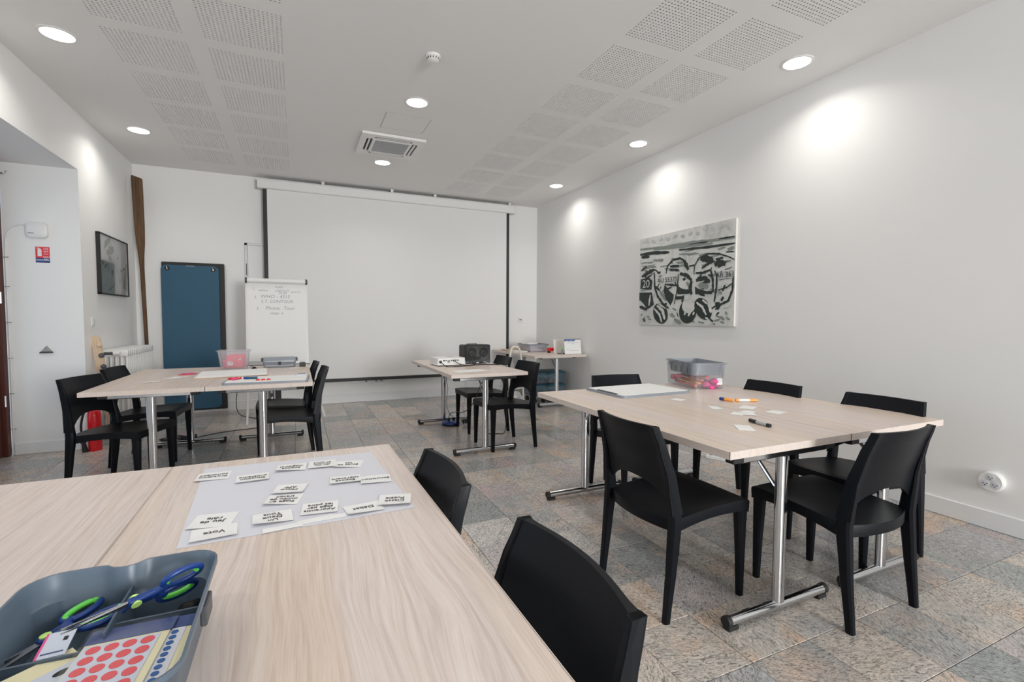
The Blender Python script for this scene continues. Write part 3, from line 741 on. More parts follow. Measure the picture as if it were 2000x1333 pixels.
B = T(bx[0], bx[1], TZ, rz=brz)
def inbox(x, y, z): v = B @ Vector((x, y, z)); return (v.x, v.y, v.z)
tub('storage_box', 'clear plastic storage box of pink bundles on the right table', (*bx, TZ), brz, .135, .222, .190, 'clear', 'clear', .93)
r = thing('basket_insert', 'grey slotted basket insert sitting in the top of the clear box', 'basket', (bx[0], bx[1], TZ+.098), brz)
a = [(*p, 0) for p in rrect(.108, .190, .025)]; b = [(*p, .094) for p in rrect(.126, .212, .03)]; ai = [(*p, .004) for p in rrect(.104, .186, .025)]; bi = [(*p, .094) for p in rrect(.122, .208, .03)]
m = MB(); m.loft([a, b, bi, ai]); m.obj('basket', 'grey_plastic', r, 50)
m = MB()
for y in (-.11, -.02, .07, .14): m.box(-.124, -.1165, y-.006, y+.006, .012, .055)
m.obj('slot', 'dark_grey', r, 0)
rnd = random.Random(3)
for k in range(6):
    x, y = -.075+.029*k, -.01+.01*(k % 3)
    tag(MB().box(-.014, .014, -.165, .165, 0, .020, .005).obj('folded_strip', ['coral', 'orange', 'coral', 'pink', 'coral', 'magenta'][k], None, 30, inbox(x, y, .010+.021*(k % 4)), (.02*(k % 3), 0, brz+rnd.uniform(-.03, .03))), ['coral folded strip at the left wall inside the clear box', 'orange folded strip inside the clear box', 'coral folded strip in the middle of the clear box', 'pink folded strip inside the clear box', 'coral folded strip under the basket insert', 'magenta folded strip at the right inside the clear box'][k], 'strip', 'folded strips in the clear box')
for k, (x, y, z, s) in enumerate([(.0, -.165, .030, .036), (.055, -.185, .055, .032), (.085, -.16, .024, .030), (.03, -.19, .012, .026), (-.09, .15, .05, .03), (-.085, .09, .062, .026)]):
    bm = bmesh.new(); bmesh.ops.create_icosphere(bm, subdivisions=3, radius=s)
    for v in bm.verts:
        n_ = math.sin(v.co.x*190+k)*math.cos(v.co.y*170)*math.sin(v.co.z*160+2); v.co *= 1+.22*n_; v.co.z *= .72
    me = bpy.data.meshes.new('bundle'); bm.to_mesh(me); bm.free(); me.materials.append(M['magenta' if k < 4 else 'pink']); me.polygons.foreach_set('use_smooth', [True]*len(me.polygons))
    tag(link('yarn_bundle', me, None, inbox(x, y, z)), ['magenta bundle at the near corner of the clear box', 'topmost magenta bundle at the near end of the clear box', 'magenta bundle by the white label in the clear box', 'lowest magenta bundle in the clear box', 'dark pink bundle at the far left of the clear box', 'dark pink bundle against the left wall of the clear box'][k], 'bundle', 'bundles in the clear box')
o = tag(slab('paper_label', .042, .048, .0006, 'card'), 'white paper label inside the near end of the clear box', 'label'); o.location = inbox(.085, -.2095, .055); o.rotation_euler = (PI/2, 0, brz)
def marker(label, p0, p1, rad, body, cap, name='marker', endc=None):
    p0, p1 = Vector(p0), Vector(p1); d = p1-p0; L = d.length
    r = thing(name, label, 'marker', p0, rot=(PI/2-math.asin(d.z/L), 0, math.atan2(d.y, d.x)-PI/2))
    X = Matrix.Identity(4)
    MB().lathe([(rad*.75, -L*.36), (rad*.98, -L*.37), (rad*.98, -L*.95), (rad*.8, -L)], 16, X).obj('barrel', body, r)
    MB().lathe([(rad*.7, 0), (rad, -L*.02), (rad*1.04, -L*.37)], 16, X).obj('cap', cap, r)
    if endc: MB().lathe([(rad*1.0, -L*.86), (rad*1.0, -L*1.0), (rad*.6, -L*1.005)], 16, X).obj('end_plug', endc, r)
    return r
marker('black felt marker with grey barrel lying among white cards on the right table', (2.055, 1.672, TZ+.0092), (2.034, 1.540, TZ+.0092), .0088, 'silver', 'black', endc='black')
marker('orange capped white marker with purple print, lying level on right table', (2.602, 2.062, TZ+.0092), (2.478, 2.118, TZ+.0092), .0088, 'white_plastic', 'orange', endc='orange')
marker('short orange marker with dark tip, left of the white barrelled marker', (2.432, 2.200, TZ+.0102), (2.452, 2.112, TZ+.0102), .0098, 'orange', 'navy')
for k, (x, y, a, w, h, lab) in enumerate([(2.200, 2.314, 20, .075, .075, 'white card nearest the whiteboard on the right table'), (2.196, 2.018, 62, .095, .055, 'white card left of the orange markers'), (2.378, 1.948, 25, .11, .075, 'white card right in front of the orange markers'),
   (2.175, 1.842, 30, .090, .062, 'white card at the left of the loose heap'), (2.225, 1.815, 52, .090, .062, 'white card on top of the loose heap'), (2.252, 1.846, 8, .085, .058, 'white card at the back of the loose heap'), (2.404, 1.788, 12, .095, .075, 'white card rightmost on the right table'), (1.918, 1.588, 53, .105, .072, 'white card nearest the camera on the right table')]):
    tag(MB().box(-w/2, w/2, -h/2, h/2, 0, .0022 if k == 7 else .0008).obj('blank_card', 'card', None, 0, (x, y, TZ+.0003+(.0010*(k-3) if k in (4, 5) else 0)), (0, 0, math.radians(a))), lab, 'card', 'blank white cards on the right table')

# ------------------------------------------------------------------ things on the left pair of tables
tub('storage_box', 'open clear tub of pink packets on the left table before the blue mat', (-.575, 5.455, TZ), .05, .140, .105, .185, 'frosted', 'frosted', .82)
for k, (x, y, z, rx, ry, rz, w, d, mm, lab) in enumerate([(-.570, 5.405, .012, 1.10, .0, .04, .160, .13, 'pink', 'large pink packet leaning in the clear tub on the left table'), (-.555, 5.475, .014, 1.15, -.05, -.05, .15, .135, 'pink', 'pink packet behind the front one in the clear tub'), (-.645, 5.470, .012, 1.2, .0, .3, .06, .08, 'magenta', 'purple pink packet at the bottom left of the clear tub')]):
    r = thing('packet', lab, 'packet', (x, y, TZ+z), group='pink packets in the clear tub', rot=(rx, ry, rz))
    bm = bmesh.new(); bmesh.ops.create_cube(bm, size=1); bmesh.ops.subdivide_edges(bm, edges=bm.edges[:], cuts=5, use_grid_fill=True)
    for v in bm.verts:
        e = max(0, 1-max(abs(v.co.x), abs(v.co.y))*2); v.co = Vector((v.co.x*w, (v.co.y+.5)*d, v.co.z*(.010+.040*e**.5)+.004*math.sin(v.co.x*31+k)*math.cos(v.co.y*27)))
    me = bpy.data.meshes.new('pouch'); bm.to_mesh(me); bm.free(); me.materials.append(M[mm]); me.polygons.foreach_set('use_smooth', [True]*len(me.polygons)); link('pouch', me, r)
    if k == 0:
        slab('label', .045, .040, .001, 'card', r, T(-.035, .04, .022)); slab('printed_line', .026, .008, .0006, 'grey_ink', r, T(-.035, .044, .0232)); slab('label', .018, .018, .001, 'card', r, T(.045, .085, .018))
r = thing('organizer_case', 'closed grey plastic organizer case with side handles on the left table', 'case', (-.172, 5.50, TZ), .03)
m = MB(); m.loft([[(*p, z) for p in rrect(a, b, .02)] for a, b, z in ((.140, .085, 0), (.146, .090, .004), (.150, .094, .048), (.153, .097, .052))]); m.obj('case_body', 'grey_plastic', r, 40)
m = MB(); m.loft([[(*p, z) for p in rrect(a, b, .02)] for a, b, z in ((.153, .097, .053), (.152, .096, .085), (.146, .090, .096))]); m.obj('lid', 'grey_plastic', r, 40)
MB().box(-.012, .012, -.106, -.094, .028, .062, .003).obj('latch', 'black', r)
for s in (-1, 1): MB().box(s*.160-.010, s*.160+.010, -.05, .05, .060, .094, .004).obj('handle', 'dark_grey', r)
for z in (.020, .062): MB().box(-.125, .125, -.0985, -.090, z, z+.0035).obj('rib', 'silver', r, 0)
r = thing('card_folder', 'pale cardboard sheets stacked in a large folder on the left table', 'folder', (-.535, 4.905, TZ), math.radians(3))
slab('folder_back', .545, .520, .006, 'kraft', r); slab('folder_flap', .545, .515, .004, 'beige_paper', r, T(.006, .004, .0065, ry=-.012)); slab('paper_stack', .520, .490, .005, 'card', r, T(.012, .008, .0115, ry=-.012))
wb_ = whiteboard('small grey edged whiteboard with markers at the near right of left table', -.218, 4.335, .600, .420, math.radians(-3), False)
marker('red marker lying on the small whiteboard', (-.500, 4.335, TZ+.0240), (-.448, 4.400, TZ+.0240), .0085, 'red_matt', 'red', endc='red')
marker('second red marker beside the first on the small whiteboard', (-.470, 4.300, TZ+.0240), (-.420, 4.375, TZ+.0240), .0085, 'red_matt', 'magenta', endc='red')
marker('dark blue marker on the small whiteboard', (-.400, 4.375, TZ+.0240), (-.300, 4.360, TZ+.0240), .0085, 'blue_print', 'teal', endc='navy')
marker('teal marker next to the blue one on the small whiteboard', (-.395, 4.345, TZ+.0240), (-.300, 4.325, TZ+.0240), .0085, 'teal', 'navy')
for k, x in enumerate((-.290, -.252, -.214)):
    tag(MB().lathe([(.0135, 0), (.0135, .007), (.011, .010)], 18).obj('magnet', 'red', None, 40, (x, 4.235+.002*k, TZ+.0158)), ['left', 'middle', 'right'][k]+'most of three red round magnets on the small whiteboard' if k != 1 else 'middle one of three red round magnets on the small whiteboard', 'magnet', 'red magnets on the small whiteboard')
r = thing('board_eraser', 'grey felt eraser on the far corner of the small whiteboard', 'eraser', (.028, 4.452, TZ+.0158), .05)
MB().box(-.040, .040, -.022, .022, 0, .012, .003).obj('felt', 'white_paper', r); MB().box(-.030, .030, -.016, .016, .012, .022, .003).obj('grip', 'grey_plastic', r)
for k, (x, y, a, mm, lab) in enumerate([(-.915, 5.035, .2, 'red_matt', 'red card lowest in the fan left of the folder'), (-.880, 5.065, -.2, 'pink', 'pink card in the middle of the fan left of the folder'), (-.900, 5.085, .5, 'magenta', 'magenta card on top of the fan left of the folder')]):
    o = tag(slab('colour_card', .10, .07, .0015, mm), lab, 'card', 'coloured cards on the left table'); o.location = (x, y, TZ+.0005+.0022*k); o.rotation_euler = (.0, .0, a)
for k, (x, y, a, lab) in enumerate([(-.965, 4.800, .1, 'white paper slip at the left of the pink cards'), (-.915, 4.850, -.15, 'white paper slip between the pink cards and the folder'), (-1.05, 4.56, .5, 'white slip standing in for a shine near the left table corner')]):  # last slip is a white shape imitating a shine on the tabletop
    o = slab('paper_or_shine_slip', .12, .055, .0008, 'card'); o.location = (x, y, TZ+.0004+.001*k); o.rotation_euler = (0, 0, a); tag(o, lab, 'paper', 'paper slips on the left table')
r = thing('binder_clip', 'small dark clips beside the grey organizer case', 'clip', (-.398, 5.38, TZ), .6)
MB().prism([(-.02, 0), (.02, 0), (.004, .02), (-.004, .02)], -.015, .015, T(rx=PI/2)).obj('clip', 'black', r, 0); MB().tube([(-.01, 0, .02), (-.03, 0, .028), (-.045, 0, .008)], .002, 6).obj('wire', 'black', r)
r = thing('tape_dispenser', 'small dark grey block at the right end of the left table', 'block', (.045, 5.46, TZ)); MB().box(-.030, .030, -.03, .03, 0, .040, .006).obj('body', 'dark_grey', r); MB().box(-.022, .022, -.024, .024, .040, .046, .002).obj('top', 'grey_plastic', r)
o = slab('orange_card', .12, .09, .0012, 'beige_paper'); o.location = (-.02, 5.30, TZ+.0004); tag(o, 'pale orange card before the organizer case', 'card')

# ------------------------------------------------------------------ projector table
r = thing('projector', 'white projector on the middle table left of the black speaker', 'projector', (1.492, 5.035, TZ), math.radians(6))
m = MB(); m.prism(rrect(.165, .130, .022), .010, .082, top=rrect(.158, .122, .02)); m.obj('housing', 'white_plastic', r, 40)
m = MB()
for x, w, z0, z1 in ((-.100, .016, .052, .066), (-.075, .012, .054, .064), (-.050, .007, .034, .062), (-.032, .006, .036, .064), (-.012, .012, .052, .064), (.008, .018, .050, .064), (.035, .016, .052, .066), (.062, .014, .052, .064)): m.box(x, x+w, -.1315, -.1255, z0, z1)
m.obj('port', 'dark_grey', r, 0); MB().box(-.146, -.118, -.1345, -.126, .034, .060, .002).obj('power_inlet', 'black', r)
MB().box(.015, .090, .02, .07, .0815, .0835, .001).obj('control_panel', 'silver', r); MB().lathe([(.034, 0), (.034, .012), (.028, .014)], 20, T(-.09, .123, .046, rx=-PI/2)).obj('lens', 'black', r)
for x, y in ((-.13, -.10), (.13, -.10), (-.13, .10), (.13, .10)): MB().lathe([(.012, 0), (.012, .012)], 12, T(x, y, 0)).obj('foot', 'rubber', r)
r = thing('portable_speaker', 'black portable speaker box with two round drivers on the middle table', 'speaker', (1.840, 5.150, TZ), math.radians(4))
m = MB(); m.loft([[(x, y, z+.004) for x, z in rrect(a, b, .02, 5, 0, .105)] for y, a, b in ((-.095, .150, .098), (-.100, .156, .103), (.080, .150, .100), (.085, .144, .094))]); m.obj('cabinet', 'black', r, 40)
for x in (-.070, .070):
    MB().lathe([(.054, 0), (.054, .004), (.047, .006), (.043, .002), (.018, -.004), (.016, .002), (.004, .004)], 28, T(x, -.099, .125, rx=PI/2)).obj('driver', 'black', r)
MB().box(-.036, .036, -.105, -.098, .050, .076, .004).obj('bass_port', 'rubber', r)
m = MB(); m.box(-.150, .150, -.118, -.098, .004, .034, .006); m.obj('control_strip', 'dark_grey', r)
m = MB()
for k in range(6): m.lathe([(.006, 0), (.006, .006), (.004, .007)], 12, T(-.10+.03*k, -.118, .020, rx=PI/2))
m.obj('knobs', 'rubber', r); MB().box(-.022, .010, -.121, -.117, .004, .018, .001).obj('label', 'card', r, 0)
m = MB(); m.tube([(-.090, .0, .205), (-.088, .0, .218), (.030, .0, .218), (.032, .0, .205)], .005, 8); m.obj('handle', 'dark_grey', r)
sheet('paper_sheet', [(1.345, 4.420), (1.372, 4.262), (1.70, 4.300), (1.660, 4.490)], TZ+.0004, 'card', 'white paper sheet lying at the front of the projector table', 'paper', th=.0012)
z = TZ+.004
cable('power_cable', [(1.372, 4.878, TZ+.046), (1.385, 4.84, TZ+.03), (1.42, 4.80, z), (1.52, 4.78, z), (1.66, 4.81, z), (1.80, 4.88, z), (1.93, 4.85, z), (2.005, 4.76, z), (2.032, 4.70, TZ-.03), (2.035, 4.68, .40), (2.03, 4.68, .05), (1.96, 4.74, .006), (1.86, 4.78, .006)], .0042, 'black', 'black cable looping from the projector across the middle table')
cable('audio_cable', [(1.52, 4.902, TZ+.056), (1.56, 4.86, TZ+.03), (1.63, 4.87, z), (1.72, 4.88, z), (1.80, 4.98, z), (1.88, 5.02, TZ+.012)], .0036, 'black', 'short black cable between projector and speaker')
cable('white_cable', [(1.91, 5.03, TZ+.020), (1.94, 5.00, TZ+.010), (1.985, 4.86, z), (2.01, 4.66, z), (2.032, 4.62, TZ-.03), (2.036, 4.61, .30)], .003, 'white_plastic', 'thin white cable leaving the speaker at the table edge')
r = thing('cable_reel', 'flat dark blue round power reel on the floor under the projector table', 'power reel', (1.630, 5.375, 0))
MB().lathe([(.070, 0), (.096, .006), (.104, .022), (.100, .036), (.082, .048), (.040, .054), (.0, .055)], 32, cap=False).obj('reel_body', 'navy', r); MB().lathe([(.098, 0), (.1045, .010), (.1045, .014), (.09, .016)], 32).obj('rubber_base', 'black', r)
for x, y in ((-.03, -.02), (.04, .01)): MB().box(x-.014, x+.014, y-.014, y+.014, .050, .082, .004).obj('plug', 'black', r)
cable('power_cable', [(1.60, 5.355, .082), (1.60, 5.29, .15), (1.61, 5.12, .20), (1.635, 4.90, .24), (1.69, 4.78, .34), (1.78, 4.76, .55), (1.85, 4.75, TT-.07)], .0045, 'black', 'black cable rising from the blue reel under the projector table')
cable('grey_cable', [(1.60, 5.51, TT-.06), (1.612, 5.48, .5), (1.622, 5.46, .42), (1.60, 5.44, .25), (1.612, 5.38, .14), (1.668, 5.385, .08)], .003, 'dark_grey', 'thin grey cable hanging by the far projector table leg')
cable('white_cable', [(1.81, 5.335, TT-.06), (1.80, 5.34, .35), (1.775, 5.345, .16), (1.80, 5.35, .08), (1.78, 5.36, .012), (1.76, 5.36, .010)], .003, 'white_plastic', 'thin white cable hanging behind the chair at the projector table')
tg = []
for k in range(26):
    a = k*.9; tg.append((1.775+.055*math.cos(a)*(.6+.4*math.sin(k*1.7)), 5.29+.05*math.sin(a)*(.7+.3*math.cos(k*2.3)), .012+.05*abs(math.sin(k*1.13))))
cable('tangled_cable', tg, .004, 'black', 'tangle of black cables on the floor beside the blue reel', k=4)

# ------------------------------------------------------------------ corner desk things
r = thing('storage_crate', 'low pale grey crate on the corner desk', 'crate', (3.335, 6.62, TZ), math.radians(2))
m = MB(); ro_ = [[(*p, z) for p in rrect(a, b, .02)] for a, b, z in ((.150, .18, 0), (.165, .195, .105), (.161, .191, .105), (.146, .176, .004))]; m.loft(ro_); m.obj('crate_body', 'frosted', r, 40)
MB().loft([[(*p, z) for p in rrect(a, b, .025)] for a, b, z in ((.166, .196, .098), (.174, .204, .100), (.174, .204, .118), (.160, .19, .118), (.160, .19, .098))]).obj('rim', 'grey_plastic', r, 40)
MB().box(-.02, .10, -.192, -.186, .035, .062, .001, T(rx=-.09)).obj('label', 'grey_plastic', r, 0)
MB().box(-.135, .135, -.165, .165, .006, .100, .004).obj('papers', 'white_paper', r)
tag(MB().box(-.10, .10, -.07, .07, 0, .014, .002).obj('notebook', 'card', None, 30, (3.25, 6.56, TZ+.119), (0, 0, .3)), 'white pad lying on the grey crate', 'notebook')
tag(MB().box(-.07, .07, -.05, .05, 0, .035, .006).obj('wooden_box', 'pale_wood', None, 30, (3.275, 6.95, TZ+.0005), (0, 0, .2)), 'small pale wooden box behind the grey crate', 'box')
for k, (x, y, mm, lab) in enumerate([(3.04, 6.55, 'beige_paper', 'beige paper pile at the left of the corner desk'), (3.06, 6.85, 'kraft', 'brown card pile farther left on the corner desk')]):
    m = MB()
    for q in range(3): m.box(-.10, .10, -.13, .13, .006*q, .006*q+.005, X=T(rz=.2*q-.1))
    tag(m.obj('paper_pile', mm, None, 0, (x, y, TZ)), lab, 'paper', 'paper piles on the corner desk')
r = thing('red_clamp', 'bright red clamp lying between crate and white sign on the corner desk', 'tool', (3.43, 6.22, TZ+.0), .15)
MB().box(-.055, .035, -.03, .03, .022, .075, .008).obj('body', 'red', r); MB().tube([(.03, 0, .058), (.07, 0, .055), (.13, 0, .050)], [.016, .012, .006], 10).obj('nozzle', 'red', r); MB().box(-.05, -.02, -.025, .025, 0, .03, .004).obj('grip', 'black', r)
r = thing('glue_bottle', 'small green grey bottle standing before the white sign', 'bottle', (3.455, 5.93, TZ)); MB().lathe([(.014, 0), (.015, .004), (.015, .060), (.008, .070)], 16).obj('body', 'grey_plastic', r); MB().lathe([(.008, .070), (.008, .092), (.004, .104)], 12).obj('cap', 'green', r)
tag(MB().tube([(3.39, 5.95, TZ+.008), (3.52, 5.90, TZ+.008)], .007, 8).obj('felt_pen', 'dark_grey', None, 40), 'dark pen lying beside the green bottle on the corner desk', 'pen')
r = thing('sign_holder', 'white printed sheet leaning in a grey stand on the corner desk', 'sign', (3.600, 5.845, TZ), math.radians(2))
X = T(ry=0, rx=math.radians(-9))
MB().box(-.120, .135, .004, .010, 0, .225, .002, X).obj('stand', 'grey_plastic', r); MB().box(-.150, .128, -.002, .003, .004, .205, 0, X).obj('printed_sheet', 'card', r, 0)
m = MB(); rnd = random.Random(5); x = -.150
while x < .03: w = rnd.uniform(.006, .018); m.box(x, x+w, -.0035, -.0018, .182+rnd.uniform(0, .006), .205+rnd.uniform(0, .012), 0, X); x += w+.004
m.obj('heading_print', 'blue_print', r, 0)
m = MB()
for z_, a, b in ((.160, -.11, .10), (.146, -.02, .01), (.052, -.07, .075), (.072, -.115, -.085)): m.box(a, b, -.0035, -.0018, z_, z_+.005, 0, X)
m.obj('printed_line', 'grey_ink', r, 0)
tag(MB().box(-.09, .09, 0, .006, 0, .20, .001, T(rx=-.18)).obj('folder', 'beige_paper', None, 0, (3.52, 6.12, TZ+.002), (0, 0, .1)), 'beige folder standing behind the white sign', 'folder')
# lidded boxes on castors under the corner desk
def lid_box(label, z, cast):
    r = thing('lidded_box', label, 'storage box', (3.415, 6.40, z), 0, 'teal lidded boxes under the corner desk')
    h = .150
    a = [(*p, .0) for p in rrect(.255, .165, .03)]; b = [(*p, h) for p in rrect(.275, .185, .03)]; bi = [(*p, h) for p in rrect(.271, .181, .03)]; ai = [(*p, .004) for p in rrect(.251, .161, .03)]
    MB().loft([a, b, bi, ai]).obj('tub', 'clear_blue', r, 40)
    MB().loft([[(*p, q) for p in rrect(c, d, .035)] for c, d, q in ((.280, .190, h-.012), (.284, .194, h-.008), (.284, .194, h+.010), (.262, .172, h+.028), (.16, .10, h+.036))]).obj('lid', 'teal_lid', r, 30)
    return r
for k, (zz, lab) in enumerate([(.098, 'lower teal lidded clear box, on castors under the corner desk'), (.098+.187, 'upper teal lidded clear box under the corner desk')]):
    r = lid_box(lab, zz, k == 0)
    if k == 0:
        MB().box(-.25, .25, -.16, .16, -.014, -.002, .003).obj('dolly_frame', 'silver', r)
        for x in (-.22, -.08, .22):
            for y in (-.13, .13) if x != -.08 else (-.13,):
                m = MB(); m.lathe([(.030, -.012), (.034, -.006), (.034, .006), (.030, .012)], 18, T(x, y, -.064, ry=PI/2, rz=.5)); m.box(x-.010, x+.010, y-.012, y+.012, -.045, -.012); m.obj('castor', 'rubber', r)
    for q, (x, y, mm) in enumerate([(-.17, -.09, 'pink'), (-.05, -.06, 'teal'), (.05, -.10, 'coral'), (.16, -.08, 'magenta'), (.0, .06, 'white_paper')]):
        o = MB().box(-.045, .045, -.035, .035, 0, .045+.01*(q % 3), .012).obj('toy_piece', mm, None, 30, (3.415+x, 6.40+y, zz+.006), (0, 0, .5*q))
        tag(o, ['%s block in the %s teal lidded box' % (c, ('lower', 'upper')[k]) for c in ('pink', 'teal', 'coral', 'magenta', 'white')][q], 'block', 'blocks inside the lidded boxes')
# white bag and cream tube frame beside the desk
bm = bmesh.new(); bmesh.ops.create_icosphere(bm, subdivisions=4, radius=.13)
for v in bm.verts:
    n_ = math.sin(v.co.x*38)*math.cos(v.co.y*33+1)+.6*math.sin(v.co.z*47+v.co.x*20); v.co *= 1+.07*n_; v.co.z = max(-.095, v.co.z*.8)
me = bpy.data.meshes.new('bag'); bm.to_mesh(me); bm.free(); me.materials.append(M['white_plastic']); me.polygons.foreach_set('use_smooth', [True]*len(me.polygons))
r = thing('plastic_bag', 'crumpled white plastic bag on the floor seen through a chair back', 'bag', (2.845, 6.235, .096)); link('bag', me, r); MB().box(-.03, .03, -.131, -.12, -.02, .05, .004, T(rz=.1)).obj('printed_patch', 'sky_card', r)
r = thing('tube_frame', 'cream bent tube frame standing left of the corner desk', 'frame', (2.745, 5.98, 0))
MB().tube(smooth_path([(-.10, .02, 0), (-.095, .01, .30), (-.085, 0, .70), (-.06, 0, .835), (-.01, 0, .862), (.05, 0, .835), (.085, 0, .70), (.12, .01, .30), (.135, .02, 0)], 6), .014, 10).obj('tube', 'cream_plastic', r, 60)
MB().tube([(-.094, .01, .28), (.121, .01, .28)], .010, 8).obj('cross_bar', 'cream_plastic', r)
# power strip on the floor by the right wall
r = thing('power_strip', 'white power strip lying on the floor under the right table', 'power strip', (3.405, 3.090, 0), math.radians(-63))
MB().box(-.095, .095, -.026, .026, 0, .034, .006).obj('body', 'white_plastic', r)
for k in range(3): MB().lathe([(.018, .0335), (.018, .0345)], 18, T(-.055+.05*k, 0, 0)).obj('socket', 'grey_plastic', r, 0)
MB().box(.073, .085, -.010, .010, .034, .039, .002).obj('switch', 'red', r)
cable('white_cable', [(3.362, 3.175, .014), (3.36, 3.26, .006), (3.42, 3.20, .005), (3.50, 3.02, .005), (3.58, 2.80, .005), (3.66, 2.50, .005), (3.72, 2.35, .005), (3.76, 2.30, .005)], .0035, 'white_plastic', 'white cord running from the power strip along the right wall')
# ------------------------------------------------------------------ floor cables at the left
cable('power_cable', [(-.70, 7.20, .44), (-.735, 7.15, .25), (-.73, 7.05, .08), (-.66, 6.90, .006), (-.45, 6.60, .006), (-.28, 6.30, .006), (-.36, 6.10, .006), (-.75, 5.98, .006), (-.98, 5.82, .006), (-1.10, 5.70, .006)], .0045, 'black', 'black cable looping over the floor from the blue mat to the left table')
tg = []
for k in range(34):
    a = k*.83; tg.append((-1.13+.14*math.cos(a)*(.6+.4*math.sin(k*1.7)), 5.68+.10*math.sin(a)*(.7+.3*math.cos(k*2.3)), .008+.045*abs(math.sin(k*.71))))
cable('tangled_cable', tg, .0045, 'black', 'tangle of black cables on the floor under the left table', k=4)
tag(MB().box(-.045, .045, -.02, .02, 0, .03, .004).obj('power_adapter', 'black', None, 30, (-1.02, 5.86, 0), (0, 0, .4)), 'black power adapter on the floor under the left table', 'adapter')
tg = []
for k in range(14):
    a = k*1.3; tg.append((-1.925+.0085*k, 5.68+.02*math.sin(a), .10+.03*math.sin(k*2.1)))
cable('thin_cable', tg, .0035, 'black', 'black wires near the red extinguisher at the wall corner', k=4)

